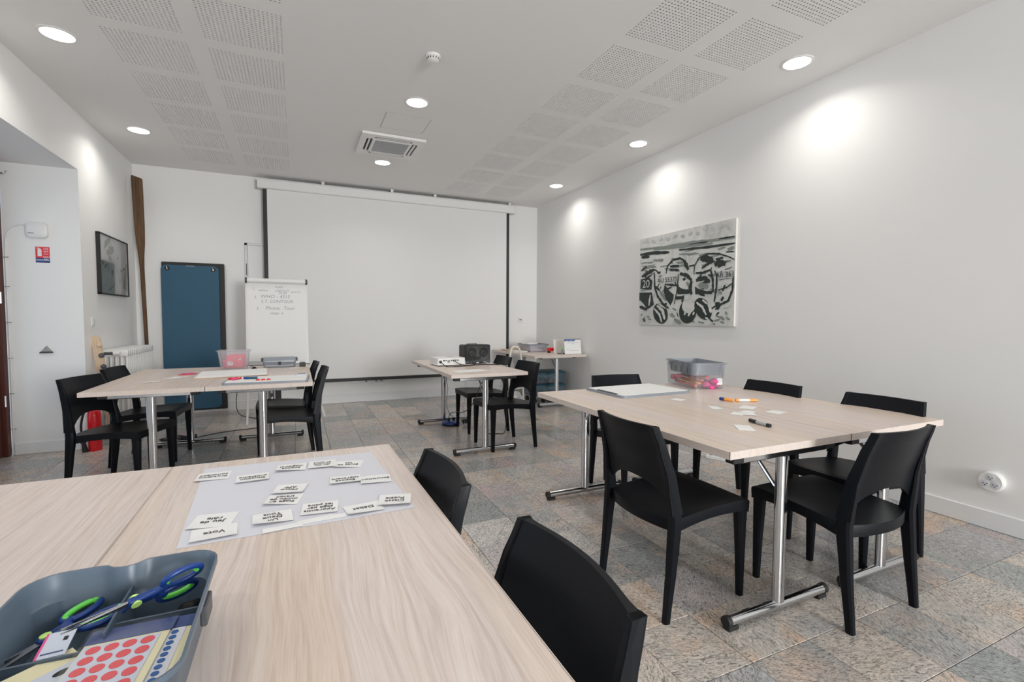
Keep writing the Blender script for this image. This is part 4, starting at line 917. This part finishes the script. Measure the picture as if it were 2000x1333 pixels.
# ------------------------------------------------------------------ painting on the right wall
ART = [[1,0.017,[[0.004,0.881],[0.293,0.857],[0.614,0.85],[0.785,0.834],[0.996,0.823]]],[0,0.011,[[0.47,0.83],[0.758,0.828]]],[0,0.021,[[0.007,0.82],[0.174,0.815],[0.361,0.79]]],[0,0.014,[[0.471,0.797],[0.758,0.776],[0.995,0.769]]],[1,0.015,[[0.174,0.851],[0.533,0.825],[0.803,0.804]]],[0,0.021,[[0.022,0.789],[0.125,0.78]]],[1,0.013,[[0.174,0.732],[0.294,0.711]]],[1,0.009,[[0.471,0.752],[0.674,0.726]]],[1,0.021,[[0.935,0.72],[0.991,0.731]]],[1,0.008,[[0.534,0.774],[0.615,0.769]]],[0,0.009,[[0.856,0.837],[0.991,0.833]]],[2,0.017,[[0.048,0.969],[0.099,0.956]]],[2,0.017,[[0.143,0.963],[0.192,0.929]]],[2,0.017,[[0.234,0.957],[0.281,0.956]]],[2,0.017,[[0.321,0.952],[0.366,0.93]]],[2,0.017,[[0.405,0.947],[0.448,0.956]]],[2,0.017,[[0.485,0.942],[0.527,0.931]]],[2,0.017,[[0.563,0.937],[0.603,0.956]]],[2,0.017,[[0.638,0.932],[0.676,0.932]]],[2,0.017,[[0.709,0.967],[0.746,0.956]]],[2,0.017,[[0.778,0.962],[0.815,0.933]]],[2,0.017,[[0.845,0.957],[0.88,0.956]]],[2,0.017,[[0.91,0.953],[0.944,0.933]]],[0,0.015,[[0.022,0.63],[0.097,0.673]]],[0,0.023,[[0.029,0.56],[0.187,0.624]]],[0,0.011,[[0.016,0.499],[0.163,0.573]]],[1,0.011,[[0.016,0.4],[0.163,0.414]]],[0,0,[[0.003,0.377],[0.163,0.369],[0.191,0.232],[0.129,0.187],[0.081,0.178],[0.003,0.283]]],[3,0.015,[[0.145,0.341],[0.129,0.221]]],[3,0.011,[[0.009,0.283],[0.107,0.175]]],[0,0.021,[[0.007,0.212],[0.107,0.175]]],[0,0.016,[[0.189,0.593],[0.197,0.424],[0.237,0.32],[0.296,0.241],[0.368,0.182]]],[1,0.023,[[0.26,0.375],[0.342,0.272]]],[0,0.013,[[0.211,0.613],[0.247,0.576],[0.265,0.596]]],[0,0.013,[[0.331,0.567],[0.342,0.642],[0.407,0.702],[0.482,0.709],[0.537,0.671],[0.572,0.585]]],[0,0.027,[[0.524,0.678],[0.572,0.579]]],[0,0.017,[[0.374,0.636],[0.472,0.629]]],[0,0.015,[[0.368,0.601],[0.473,0.587]]],[0,0.023,[[0.484,0.547],[0.557,0.522],[0.608,0.464]]],[0,0,[[0.316,0.446],[0.376,0.369],[0.423,0.329],[0.415,0.27],[0.388,0.215],[0.333,0.289],[0.305,0.373]]],[0,0,[[0.465,0.417],[0.517,0.384],[0.604,0.365],[0.582,0.327],[0.462,0.33]]],[0,0.013,[[0.318,0.449],[0.474,0.422]]],[0,0.009,[[0.469,0.543],[0.458,0.375],[0.427,0.227]]],[0,0.021,[[0.443,0.291],[0.518,0.293]]],[1,0.017,[[0.558,0.452],[0.61,0.367]]],[0,0.025,[[0.608,0.459],[0.591,0.378],[0.61,0.321]]],[0,0.009,[[0.63,0.523],[0.633,0.608],[0.677,0.683],[0.761,0.71],[0.858,0.696],[0.946,0.653],[0.993,0.621]]],[0,0.038,[[0.689,0.676],[0.746,0.665],[0.81,0.639]]],[0,0.015,[[0.705,0.575],[0.761,0.611],[0.824,0.632]]],[0,0.036,[[0.823,0.594],[0.861,0.612],[0.921,0.59]]],[0,0.025,[[0.862,0.601],[0.871,0.563]]],[0,0.015,[[0.647,0.534],[0.715,0.528],[0.791,0.551]]],[0,0.027,[[0.653,0.46],[0.735,0.476],[0.784,0.43]]],[0,0.023,[[0.716,0.42],[0.781,0.455]]],[0,0,[[0.643,0.397],[0.681,0.373],[0.794,0.329],[0.812,0.353],[0.802,0.312],[0.718,0.319],[0.648,0.319]]],[0,0.014,[[0.791,0.549],[0.811,0.452],[0.815,0.331]]],[1,0.032,[[0.678,0.413],[0.773,0.387]]],[0,0.009,[[0.825,0.538],[0.848,0.488]]],[0,0.013,[[0.846,0.507],[0.846,0.382],[0.828,0.233]]],[0,0.008,[[0.852,0.516],[0.989,0.512]]],[0,0.008,[[0.866,0.35],[0.933,0.366],[0.989,0.408]]],[0,0.014,[[0.84,0.16],[0.884,0.208],[0.952,0.242],[0.985,0.344],[0.988,0.466]]],[0,0,[[0.839,0.233],[0.875,0.232],[0.888,0.208],[0.858,0.184],[0.838,0.199]]],[0,0.011,[[0.875,0.452],[0.965,0.458]]],[0,0,[[0.354,0.149],[0.36,0.11],[0.355,0.073],[0.341,0.042],[0.318,0.022],[0.29,0.014],[0.259,0.02],[0.23,0.04],[0.205,0.071],[0.189,0.109],[0.183,0.15],[0.188,0.188],[0.204,0.219],[0.228,0.239],[0.257,0.245],[0.287,0.237],[0.316,0.217],[0.339,0.186]]],[3,0.023,[[0.231,0.22],[0.297,0.163],[0.326,0.063]]],[3,0.015,[[0.195,0.186],[0.261,0.118],[0.291,0.029]]],[3,0.011,[[0.237,0.247],[0.331,0.185]]],[0,0,[[0.664,0.14],[0.656,0.098],[0.637,0.062],[0.612,0.035],[0.581,0.023],[0.55,0.025],[0.521,0.042],[0.499,0.073],[0.486,0.114],[0.484,0.158],[0.494,0.202],[0.514,0.238],[0.541,0.264],[0.572,0.275],[0.603,0.271],[0.63,0.252],[0.651,0.221],[0.663,0.183]]],[3,0,[[0.649,0.195],[0.643,0.171],[0.63,0.15],[0.611,0.135],[0.588,0.128],[0.565,0.131],[0.543,0.142],[0.526,0.161],[0.516,0.185],[0.515,0.211],[0.521,0.236],[0.535,0.257],[0.555,0.271],[0.578,0.277],[0.601,0.274],[0.622,0.262],[0.638,0.244],[0.647,0.221]]],[3,0.015,[[0.561,0.172],[0.541,0.109]]],[3,0.017,[[0.612,0.171],[0.582,0.099]]],[3,0.013,[[0.642,0.141],[0.628,0.11]]],[0,0,[[0.791,0.207],[0.805,0.17],[0.811,0.133],[0.806,0.1],[0.792,0.076],[0.77,0.063],[0.743,0.062],[0.713,0.075],[0.685,0.099],[0.662,0.133],[0.646,0.171],[0.641,0.21],[0.646,0.244],[0.661,0.268],[0.684,0.281],[0.712,0.279],[0.741,0.265],[0.769,0.24]]],[3,0.015,[[0.661,0.237],[0.719,0.191],[0.758,0.111]]],[3,0.021,[[0.775,0.239],[0.804,0.131]]],[3,0.013,[[0.719,0.261],[0.766,0.22]]],[3,0.011,[[0.749,0.081],[0.778,0.071]]],[1,0.011,[[0.023,0.105],[0.049,0.129]]],[1,0.011,[[0.069,0.094],[0.088,0.047]]],[1,0.011,[[0.12,0.071],[0.164,0.06]]],[1,0.011,[[0.4,0.13],[0.444,0.087]]],[1,0.011,[[0.411,0.184],[0.455,0.162]]],[1,0.023,[[0.434,0.065],[0.51,0.019]]],[1,0.011,[[0.85,0.102],[0.886,0.083]]],[1,0.011,[[0.928,0.14],[0.946,0.112]]],[1,0.011,[[0.938,0.083],[0.972,0.065]]],[1,0.011,[[0.887,0.044],[0.922,0.035]]],[1,0.011,[[0.683,0.039],[0.741,0.03]]],[1,0.011,[[0.82,0.023],[0.843,0.018]]]]
r = thing('canvas_painting', 'black and white canvas of beached fishing boats and fenders on the right wall', 'painting', (XR, 3.945, 1.694))
CW, CH_ = 1.372, 1.018
MB().box(-.026, -.001, -CW/2, CW/2, -CH_/2, CH_/2, .003).obj('canvas', 'beige_paper', r)
def pa(u, v, d): return (-.0265-d, CW/2-u*CW, (v-.5)*CH_)
g = MB(); n = 1
m = MB(); m.add([pa(0, 0, 0), pa(1, 0, 0), pa(1, 1, 0), pa(0, 1, 0)], [(0, 1, 2, 3)]); ao = m.obj('painted_ground', 'art_white', r, 0)
t = NT(M['art_white']); gg = t.n('ShaderNodeTexCoord'); a_ = t.noise(gg.outputs['Object'], 5.0, 5, .65, .8)
t.l(t.ramp(a_, [(.28, (.46, .47, .45)), (.48, (.66, .67, .645)), (.70, (.76, .765, .74))]), t.b.inputs['Base Color'])
rnd = random.Random(11)
extra = []
for k in range(34):
    u0, v0 = rnd.uniform(.02, .95), rnd.uniform(.58, .74); extra.append([rnd.choice((0, 1, 1)), rnd.uniform(.006, .014), [(u0, v0), (min(.99, u0+rnd.uniform(.03, .10)), v0+rnd.uniform(-.008, .012))]])
for k in range(66):
    u0, v0 = rnd.uniform(.03, .93), rnd.uniform(.05, .55); a = rnd.uniform(-1.2, 1.2); L = rnd.uniform(.02, .075); extra.append([rnd.choice((0, 0, 1, 2)), rnd.uniform(.006, .018), [(u0, v0), (u0+L*math.cos(a)*.5, v0+L*math.sin(a)*.6), (min(.985, u0+L*math.cos(a)), max(.02, v0+L*math.sin(a)+rnd.uniform(-.02, .02)))]])
ART = extra+ART+[[0, 0, [(.015, .42), (.155, .40), (.17, .50), (.12, .545), (.02, .53)]], [2, 0, [(.855, .448), (.985, .452), (.985, .525), (.855, .520)]]]
m = MB()
for k, (c, w, pts) in enumerate(ART):
    m.cur = c; d = .0004+.00002*k
    if w == 0:
        q = [pa(u, v, d) for u, v in pts]; m.add(q, [tuple(range(len(q)))])
    else:
        P = [Vector((u*CW, v*CH_)) for u, v in pts]
        Q = []
        for i in range(len(P)-1):
            for j in range(4): Q.append(P[i]+(P[i+1]-P[i])*j/4)
        Q.append(P[-1]); L, R_ = [], []
        for i, p in enumerate(Q):
            tn = (Q[min(i+1, len(Q)-1)]-Q[max(i-1, 0)]); tn = tn.normalized() if tn.length > 0 else Vector((1, 0)); nn = Vector((-tn.y, tn.x))
            s_ = i/(len(Q)-1); ww = w*CH_*.74*(.45+.75*math.sin(PI*(.12+.76*s_)))*(1+.22*math.sin(i*2.7+k)); L.append(p+nn*ww); R_.append(p-nn*ww)
        vs = [pa(p.x/CW, p.y/CH_, d) for p in L]+[pa(p.x/CW, p.y/CH_, d) for p in R_]; nq = len(L)
        m.add(vs, [(i, i+1, nq+i+1, nq+i) for i in range(nq-1)])
me = bpy.data.meshes.new('brush_strokes'); me.from_pydata(m.v, [], m.f)
for q in ('art_dark', 'art_mid', 'art_light', 'art_white'): me.materials.append(M[q])
me.polygons.foreach_set('material_index', m.mi); me.update(); link('brush_strokes', me, r)
for tx, u, v, s, mm in (('20', .090, .468, .13, 'art_white'), ('AU 55375', .345, .492, .075, 'art_dark'), ('AR 361', .920, .487, .072, 'art_dark')):
    lettering(tx, s, mm, r, pa(u, v, .0062), (PI/2, 0, -PI/2), extrude=.0002)
# framed print on the left wall
r = thing('framed_print', 'narrow black framed grey seaside print on the left wall', 'picture', (XL, 6.555, 1.800))
fw, fh = .88, .625
m = MB()
for y0, y1, z0, z1 in ((-fw/2, fw/2, fh/2-.014, fh/2), (-fw/2, fw/2, -fh/2, -fh/2+.014), (-fw/2, -fw/2+.014, -fh/2, fh/2), (fw/2-.014, fw/2, -fh/2, fh/2)): m.box(.001, .036, y0, y1, z0, z1, .002)
m.obj('frame', 'black', r)
MB().box(.002, .026, -fw/2+.012, fw/2-.012, -fh/2+.012, fh/2-.012).obj('print', 'art_light', r, 0)
t = NT(M['art_light']); gg = t.n('ShaderNodeTexCoord'); a_ = t.noise(gg.outputs['Object'], 3.5, 4, .6, .6); t.l(t.ramp(a_, [(.3, (.40, .42, .43)), (.55, (.55, .56, .57)), (.75, (.66, .67, .67))]), t.b.inputs['Base Color'])
def pb(u, v, d=0): return (.0265+d, -fw/2+.014+u*(fw-.028), (v-.5)*(fh-.028))
m = MB(); m.cur = 1
def poly(c, *p):
    m.cur = c; q = [pb(u, v, .0002+.00003*len(m.f)) for u, v in p]; m.add(q, [tuple(range(len(q)))])
def dab(c, u, v, du, dv, w): poly(c, (u-dv*w, v-du*w), (u+du, v+dv), (u+du+dv*w, v+dv+du*w), (u, v+w*.08))
poly(1, (0, .0), (0, .56), (.50, .55), (.48, .0)); poly(1, (.80, .15), (.86, .12), (1, .06), (1, .62), (.95, .62))
for u, v, du, dv, w, c in ((.18, .86, .18, .06, .6, 1), (.30, .80, .2, -.04, .5, 1), (.22, .74, .22, -.03, .3, 1), (.28, .66, .12, -.05, .4, 1), (.05, .52, .08, -.03, .5, 0), (.15, .46, .10, .03, .4, 0), (.25, .43, .05, -.02, .8, 0), (.38, .36, .06, 0, 1, 0), (.22, .34, .03, -.03, .6, 0), (.20, .26, .03, -.02, .7, 0), (.30, .50, .05, -.04, .5, 0), (.26, .06, .22, .10, .14, 0), (.56, .42, .05, -.05, .4, 0), (.66, .30, .03, -.1, .3, 1), (.80, .50, .1, -.02, .4, 1), (.60, .66, .06, 0, .5, 1), (.85, .22, .12, -.12, .5, 0), (.10, .10, .10, -.06, .5, 1), (.7, .46, .1, -.03, .3, 1)): dab(c, u, v, du, dv, w)
me = bpy.data.meshes.new('drawing'); me.from_pydata(m.v, [], m.f)
for q in ('dark_grey', 'art_mid'): me.materials.append(M[q])
me.polygons.foreach_set('material_index', m.mi); me.update(); link('drawing', me, r)
MB().box(.030, .032, -fw/2+.012, fw/2-.012, -fh/2+.012, fh/2-.012).obj('glass', 'picture_glass', r, 0)

# ------------------------------------------------------------------ back wall, left part
r = thing('exercise_mat', 'teal blue exercise mat with two eyelets hanging on the back wall', 'mat', (-1.238, YB-.060, 0), 0)
def mat_outline(x0, x1, z0, z1, rr): return [((x0+x1)/2+p[0], (z0+z1)/2+p[1]) for p in rrect((x1-x0)/2, (z1-z0)/2, rr, 6)]
m = MB(); m.prism([(x, -z) for x, z in mat_outline(-.315, .312, .060, 1.915, .06)], -.007, .007, T(rx=-PI/2)); m.obj('foam_sheet', 'teal', r, 40)
for x in (-.248, .250): MB().lathe([(.010, -.012), (.026, -.012), (.028, -.008), (.024, -.005), (.010, -.005)], 20, T(x, 0, 1.870, rx=PI/2) @ T(rx=PI)).obj('eyelet', 'black', r); MB().tube([(x+.004, -.016, 1.858), (x-.002, -.020, 1.876), (x-.004, -.014, 1.895)], .006, 8).obj('hook', 'chrome', r)
MB().tube([(-.045, -.010, 1.908), (.045, -.010, 1.908)], .005, 6).obj('top_clip', 'silver', r)
r = thing('exercise_mat', 'black backing mat showing behind the teal mat on the back wall', 'mat', (-1.238, YB-.030, 0))
m = MB(); m.prism([(x, -z) for x, z in mat_outline(-.312, .372, .035, 1.955, .012)], -.012, .012, T(rx=-PI/2)); m.obj('foam_sheet', 'black', r, 40)
# flipchart
r = thing('flipchart', 'white flipchart easel with faint handwriting in front of the screen', 'flipchart', (-.215, 6.500, 0), math.radians(3))
tilt = T(0, .115, 1.70, rx=math.radians(-7.5)) 
def fl(x0, x1, y0, y1, z0, z1, b=0): return MB().box(x0, x1, y0, y1, z0, z1, b, tilt)
fl(-.345, .345, .0, .016, -1.03, .02, .004).obj('board', 'white_plastic', r)
pd = fl(-.328, .328, -.012, -.002, -.985, -.01).obj('paper_pad', 'card', r, 0)
MB().tube([(-.325, -.022, -.002), (.325, -.022, -.002)], .030, 16, tilt).obj('clamp_roll', 'white_plastic', r)
for s in (-1, 1): MB().tube([(s*.322, -.022, -.002), (s*.345, -.022, -.002)], .034, 14, tilt).obj('end_cap', 'dark_grey', r)
fl(-.345, .345, -.062, .004, -1.048, -1.028, .004).obj('pen_tray', 'dark_grey', r)
MB().tube([(-.30, .15, 1.55), (-.325, .035, .66), (-.345, -.19, .0)], .012, 8).obj('leg', 'white_plastic', r); MB().tube([(.30, .15, 1.55), (.325, .035, .66), (.515, -.07, .0)], .012, 8).obj('leg', 'white_plastic', r); MB().tube([(0, .16, 1.60), (.02, .50, .0)], .013, 8).obj('leg', 'silver', r)
MB().box(-.040, .030, .30, .345, .20, .72, .004).obj('column', 'black', r)
for tx, x, z, s in (('1.', -.255, -.100, .045), ('PLAN', .02, -.075, .034), ('ateliers', -.15, -.118, .036), ('USE', .01, -.122, .042), ('OUT', .09, -.122, .042), ('pourvu', .21, -.128, .036), ('20.00', .06, -.150, .040), ('2.', -.235, -.205, .048), ('WHO - 4S15', -.02, -.195, .060), ('S.T. CONTOUR', .0, -.255, .052), ('3.', -.215, -.345, .048), ('Phone.  Tour', .03, -.338, .060), ('usage. is', -.01, -.398, .045)):
    o = lettering(tx, s, 'grey_ink', None, (0, 0, 0), (0, 0, 0), name='handwriting', extrude=.0002, shear=.15); o.parent = r
    o.matrix_local = tilt @ Matrix.Translation((x, -.0128, z)) @ Euler((PI/2, 0, 0)).to_matrix().to_4x4()
# hatch frame in the back wall behind the screen
r = thing('wall_hatch', 'grey metal hatch frame in the back wall partly hidden by the screen border', 'hatch', (-.30, YB, 1.72))
m = MB()
for x0, x1, z0, z1 in ((-.330, -.295, -.56, .535), (.295, .330, -.56, .535), (-.33, .33, .505, .535), (-.33, .33, -.56, -.53)): m.box(x0, x1, -.012, .0, z0, z1, .002)
m.obj('frame', 'silver', r); MB().box(-.293, .293, -.006, 0, -.528, .503).obj('door_leaf', 'trim', r, 0); MB().box(-.314, -.304, -.018, -.010, .10, .26, .002).obj('hinge', 'dark_grey', r)
# oar leaning in the corner
r = thing('oar', 'tall weathered wooden oar standing in the corner behind the radiator', 'oar')
prof = [(0, .019, .019), (.9, .020, .020), (1.45, .022, .021), (1.85, .024, .020), (2.00, .030, .017), (2.15, .044, .014), (2.35, .052, .012), (2.70, .056, .011), (2.93, .057, .011), (2.95, .052, .008)]
a0, a1 = Vector((-1.655, 7.13, .0)), Vector((-1.738, 7.20, 2.945)); m = MB(); rings = []
for z, rx, ry in prof:
    c = a0+(a1-a0)*(z/2.95); rings.append([(c.x+rx*math.cos(2*PI*k/14), c.y+ry*math.sin(2*PI*k/14), c.z+(.012 if z > 2.9 else 0)*-math.cos(2*PI*k/14)*1.4) for k in range(14)])
m.loft(rings); m.obj('oar_body', 'oar_wood', r, 50)
# column radiator
r = thing('radiator', 'white column radiator against the left wall under the oar', 'radiator', (-1.700, 6.10, 0))
sec = MB(); sec.cur = 0
for k in range(5):
    x = -.088+.044*k; sec.tube([(x, 0, .19), (x, 0, .88)], .0125, 8, flat=1.0)
for z in (.185, .885): sec.box(-.105, .105, -.026, .026, z-.040, z+.035, .014, seg=2)
sm = sec.mesh('section', 'white_plastic', 40)
for k in range(15): link('section', sm, r, (0, .03+.0645*k, 0))
for y in (.06, .90):
    for x in (-.08, .08): MB().box(x-.012, x+.012, y-.015, y+.015, 0, .15, .003).obj('foot', 'white_plastic', r)
MB().tube([(-.02, -.01, .885), (-.02, -.045, .885)], .012, 10).obj('pipe', 'silver', r); MB().tube([(.0, -.05, .885), (-.075, -.05, .885)], .015, 12).obj('valve', 'dark_grey', r); MB().tube([(.0, -.05, .885), (.055, -.05, .885)], .021, 14).obj('thermostat_head', 'white_plastic', r)
# pale plank with knobs
r = thing('peg_board_plank', 'pale wooden plank with round stone knobs leaning beside the radiator', 'plank', (-1.672, 5.925, 0), rot=(0, math.radians(-7.0), 0))
m = MB(); o_ = [(-.036, 0), (.036, 0), (.036, 1.03)]+[(.036*math.cos(a), 1.03+.05*math.sin(a)) for a in [PI*k/10 for k in range(1, 10)]]+[(-.036, 1.03)]
m.prism([(x, -z) for x, z in o_], -.011, .011, T(rx=-PI/2)); m.obj('plank', 'pale_wood', r, 40)
for k, (z, mm) in enumerate([(.985, 'pale_wood'), (.88, 'dark_grey'), (.77, 'dark_grey'), (.65, 'kraft'), (.50, 'pale_wood'), (.30, 'dark_grey')]):
    MB().lathe([(.010, 0), (.012, .012), (.021, .020), (.024, .030), (.018, .040), (.006, .044)], 14, T(.018, -.010, z, rx=PI/2, rz=.5)).obj('knob', mm, r)
r = thing('fire_extinguisher', 'red fire extinguisher on the floor at the corner of the door recess', 'extinguisher', (-1.752, 5.665, 0))
MB().lathe([(.050, 0), (.052, .006), (.052, .33), (.046, .365), (.030, .39), (.018, .40)], 28).obj('cylinder', 'red', r)
MB().lathe([(.018, .40), (.018, .425), (.012, .43)], 16).obj('valve', 'chrome', r); MB().box(-.012, .012, -.07, .02, .43, .445, .003).obj('lever', 'black', r)
MB().tube(smooth_path([(-.012, -.02, .415), (-.06, -.03, .38), (-.088, -.035, .25), (-.080, -.04, .12)], 5), .009, 8).obj('hose', 'rubber', r); MB().tube([(-.080, -.04, .13), (-.060, -.045, .0)], [.012, .024], 10).obj('horn', 'black', r)

# ------------------------------------------------------------------ recess wall: sensor box, sign, hook, cable
YN = OPEN[0][1]
r = thing('wall_box', 'rounded white plastic box mounted high on the recess wall', 'wall box', (-2.128, YN, 2.036))
m = MB(); m.loft([[(p[0], y, p[1]) for p in rrect(a, b, c)] for y, a, b, c in ((0, .070, .064, .03), (-.016, .078, .072, .036), (-.034, .076, .070, .036), (-.042, .066, .060, .032))]); m.obj('housing', 'white_plastic', r, 40)
MB().box(-.055, -.015, -.0428, -.041, -.034, -.029).obj('logo_mark', 'dark_grey', r, 0)
r = thing('safety_sign', 'small red and blue fire extinguisher sign under the white wall box', 'sign', (-2.102, YN, 1.818))
MB().box(-.049, .049, -.003, 0, -.028, .071).obj('red_field', 'red_matt', r, 0); MB().box(-.049, .049, -.003, 0, -.072, -.028).obj('blue_field', 'navy_print', r, 0)
m = MB(); m.box(-.034, -.006, -.0042, -.003, -.014, .046); m.box(-.028, -.012, -.0042, -.003, .046, .056); m.box(-.040, -.020, -.0042, -.003, .054, .061); m.obj('pictogram', 'card', r, 0)
lettering('155', .046, 'card', r, (.026, -.0034, .030), (PI/2, -PI/2, 0), extrude=.0004); lettering('EAU', .024, 'card', r, (.026, -.0034, -.020), (PI/2, 0, 0), extrude=.0004)
MB().box(-.046, .046, -.0040, -.003, -.052, -.044).obj('printed_line', 'sky_card', r, 0); lettering('ABC', .018, 'card', r, (.026, -.0034, -.040), (PI/2, 0, 0), extrude=.0004)
r = thing('wall_hook', 'small dark triangular bracket on the recess wall', 'hook', (-2.103, YN, .952))
MB().prism([(-.045, -.020), (.045, -.020), (.045, -.032), (-.045, -.032)], 0, .02, T(rx=PI/2)).obj('base_bar', 'dark_grey', r, 0)
m = MB(); m.loft([[(-.044, 0, -.020), (.044, 0, -.020), (0, 0, .038)], [(-.030, -.035, -.016), (.030, -.035, -.016), (0, -.03, .014)]]); m.obj('wedge', 'grille', r, 0)
cb_ = thing('wall_cable', 'thin white cable clipped down the edge of the door recess', 'cable')
MB().tube(smooth_path([(-2.205, YN-.012, 2.075), (-2.26, YN-.010, 2.070), (-2.32, YN-.010, 2.02), (-2.350, YN-.010, 1.90), (-2.352, YN-.010, 1.6), (-2.350, YN-.012, 1.1), (-2.345, YN-.018, .8), (-2.352, YN-.012, .5), (-2.350, YN-.020, .2)], 6), .0045, 8).obj('cord', 'white_plastic', cb_, 60)
for z in (1.78, 1.52, 1.20, .88, .56, .24): MB().tube([(-2.368, YN-.018, z), (-2.33, YN-.014, z+.003)], .005, 6).obj('clip', 'silver', cb_)
r = thing('cup_hook', 'small metal hook at the top corner of the recess', 'hook', (-2.352, YN, 2.52)); MB().tube(smooth_path([(0, 0, 0), (0, -.02, 0), (.012, -.035, -.01), (.03, -.03, 0), (.034, -.02, .018)], 4), .0045, 8).obj('wire', 'chrome', r, 60)
r = thing('light_switch', 'white light switch on the left wall beside the recess corner', 'switch', (XL, 5.955, 1.205))
MB().box(0, .010, -.040, .040, -.045, .045, .004).obj('plate', 'white_plastic', r); MB().box(.008, .015, -.024, .024, -.028, .028, .003).obj('rocker', 'white_plastic', r)
# right wall socket and small plates
r = thing('wall_socket', 'round white triple power socket low on the right wall', 'socket', (XR, 1.385, .295), rot=(0, 0, 0))
MB().lathe([(.058, 0), (.060, .004), (.059, .034), (.053, .040), (.0, .040)], 32, T(ry=-PI/2), cap=False).obj('housing', 'white_plastic', r)
for k in range(3):
    a = PI/2+2*PI*k/3; y, z = -.026*math.cos(a), .026*math.sin(a)
    s_ = MB().lathe([(.0205, 0), (.0205, .0012), (.0185, .0016)], 20, T(-.0402, y, z, ry=-PI/2)).obj('outlet', 'white_paper', r)
    m = MB()
    for dy, dz in ((-.0085, 0), (.0085, 0), (0, -.010)): m.lathe([(.0030, 0), (.0030, .0008)], 10, T(-.0418, y+dy, z+dz, ry=-PI/2))
    m.obj('pin_hole', 'black', s_, 0)
r = thing('thermostat', 'small white square plate on the back wall right of the screen', 'wall plate', (3.475, YB, 1.225))
MB().box(-.042, .042, -.012, 0, -.042, .042, .004).obj('plate', 'white_plastic', r); MB().box(-.022, .022, -.0135, -.012, -.008, .014).obj('display', 'grille', r, 0)
for k, x in enumerate((.93, 1.075, 1.150)):
    r = thing('floor_socket', ['left one of three small socket plates under the projection screen', 'middle one of three small socket plates under the projection screen', 'right one of three small socket plates under the projection screen'][k], 'socket', (x, YB, .305), group='socket plates under the screen')
    MB().box(-.034, .034, -.008, 0, -.026, .026, .003).obj('plate', 'white_plastic', r); MB().lathe([(.016, 0), (.016, .001)], 16, T(0, -.008, 0, rx=PI/2)).obj('outlet', 'grille', r, 0)
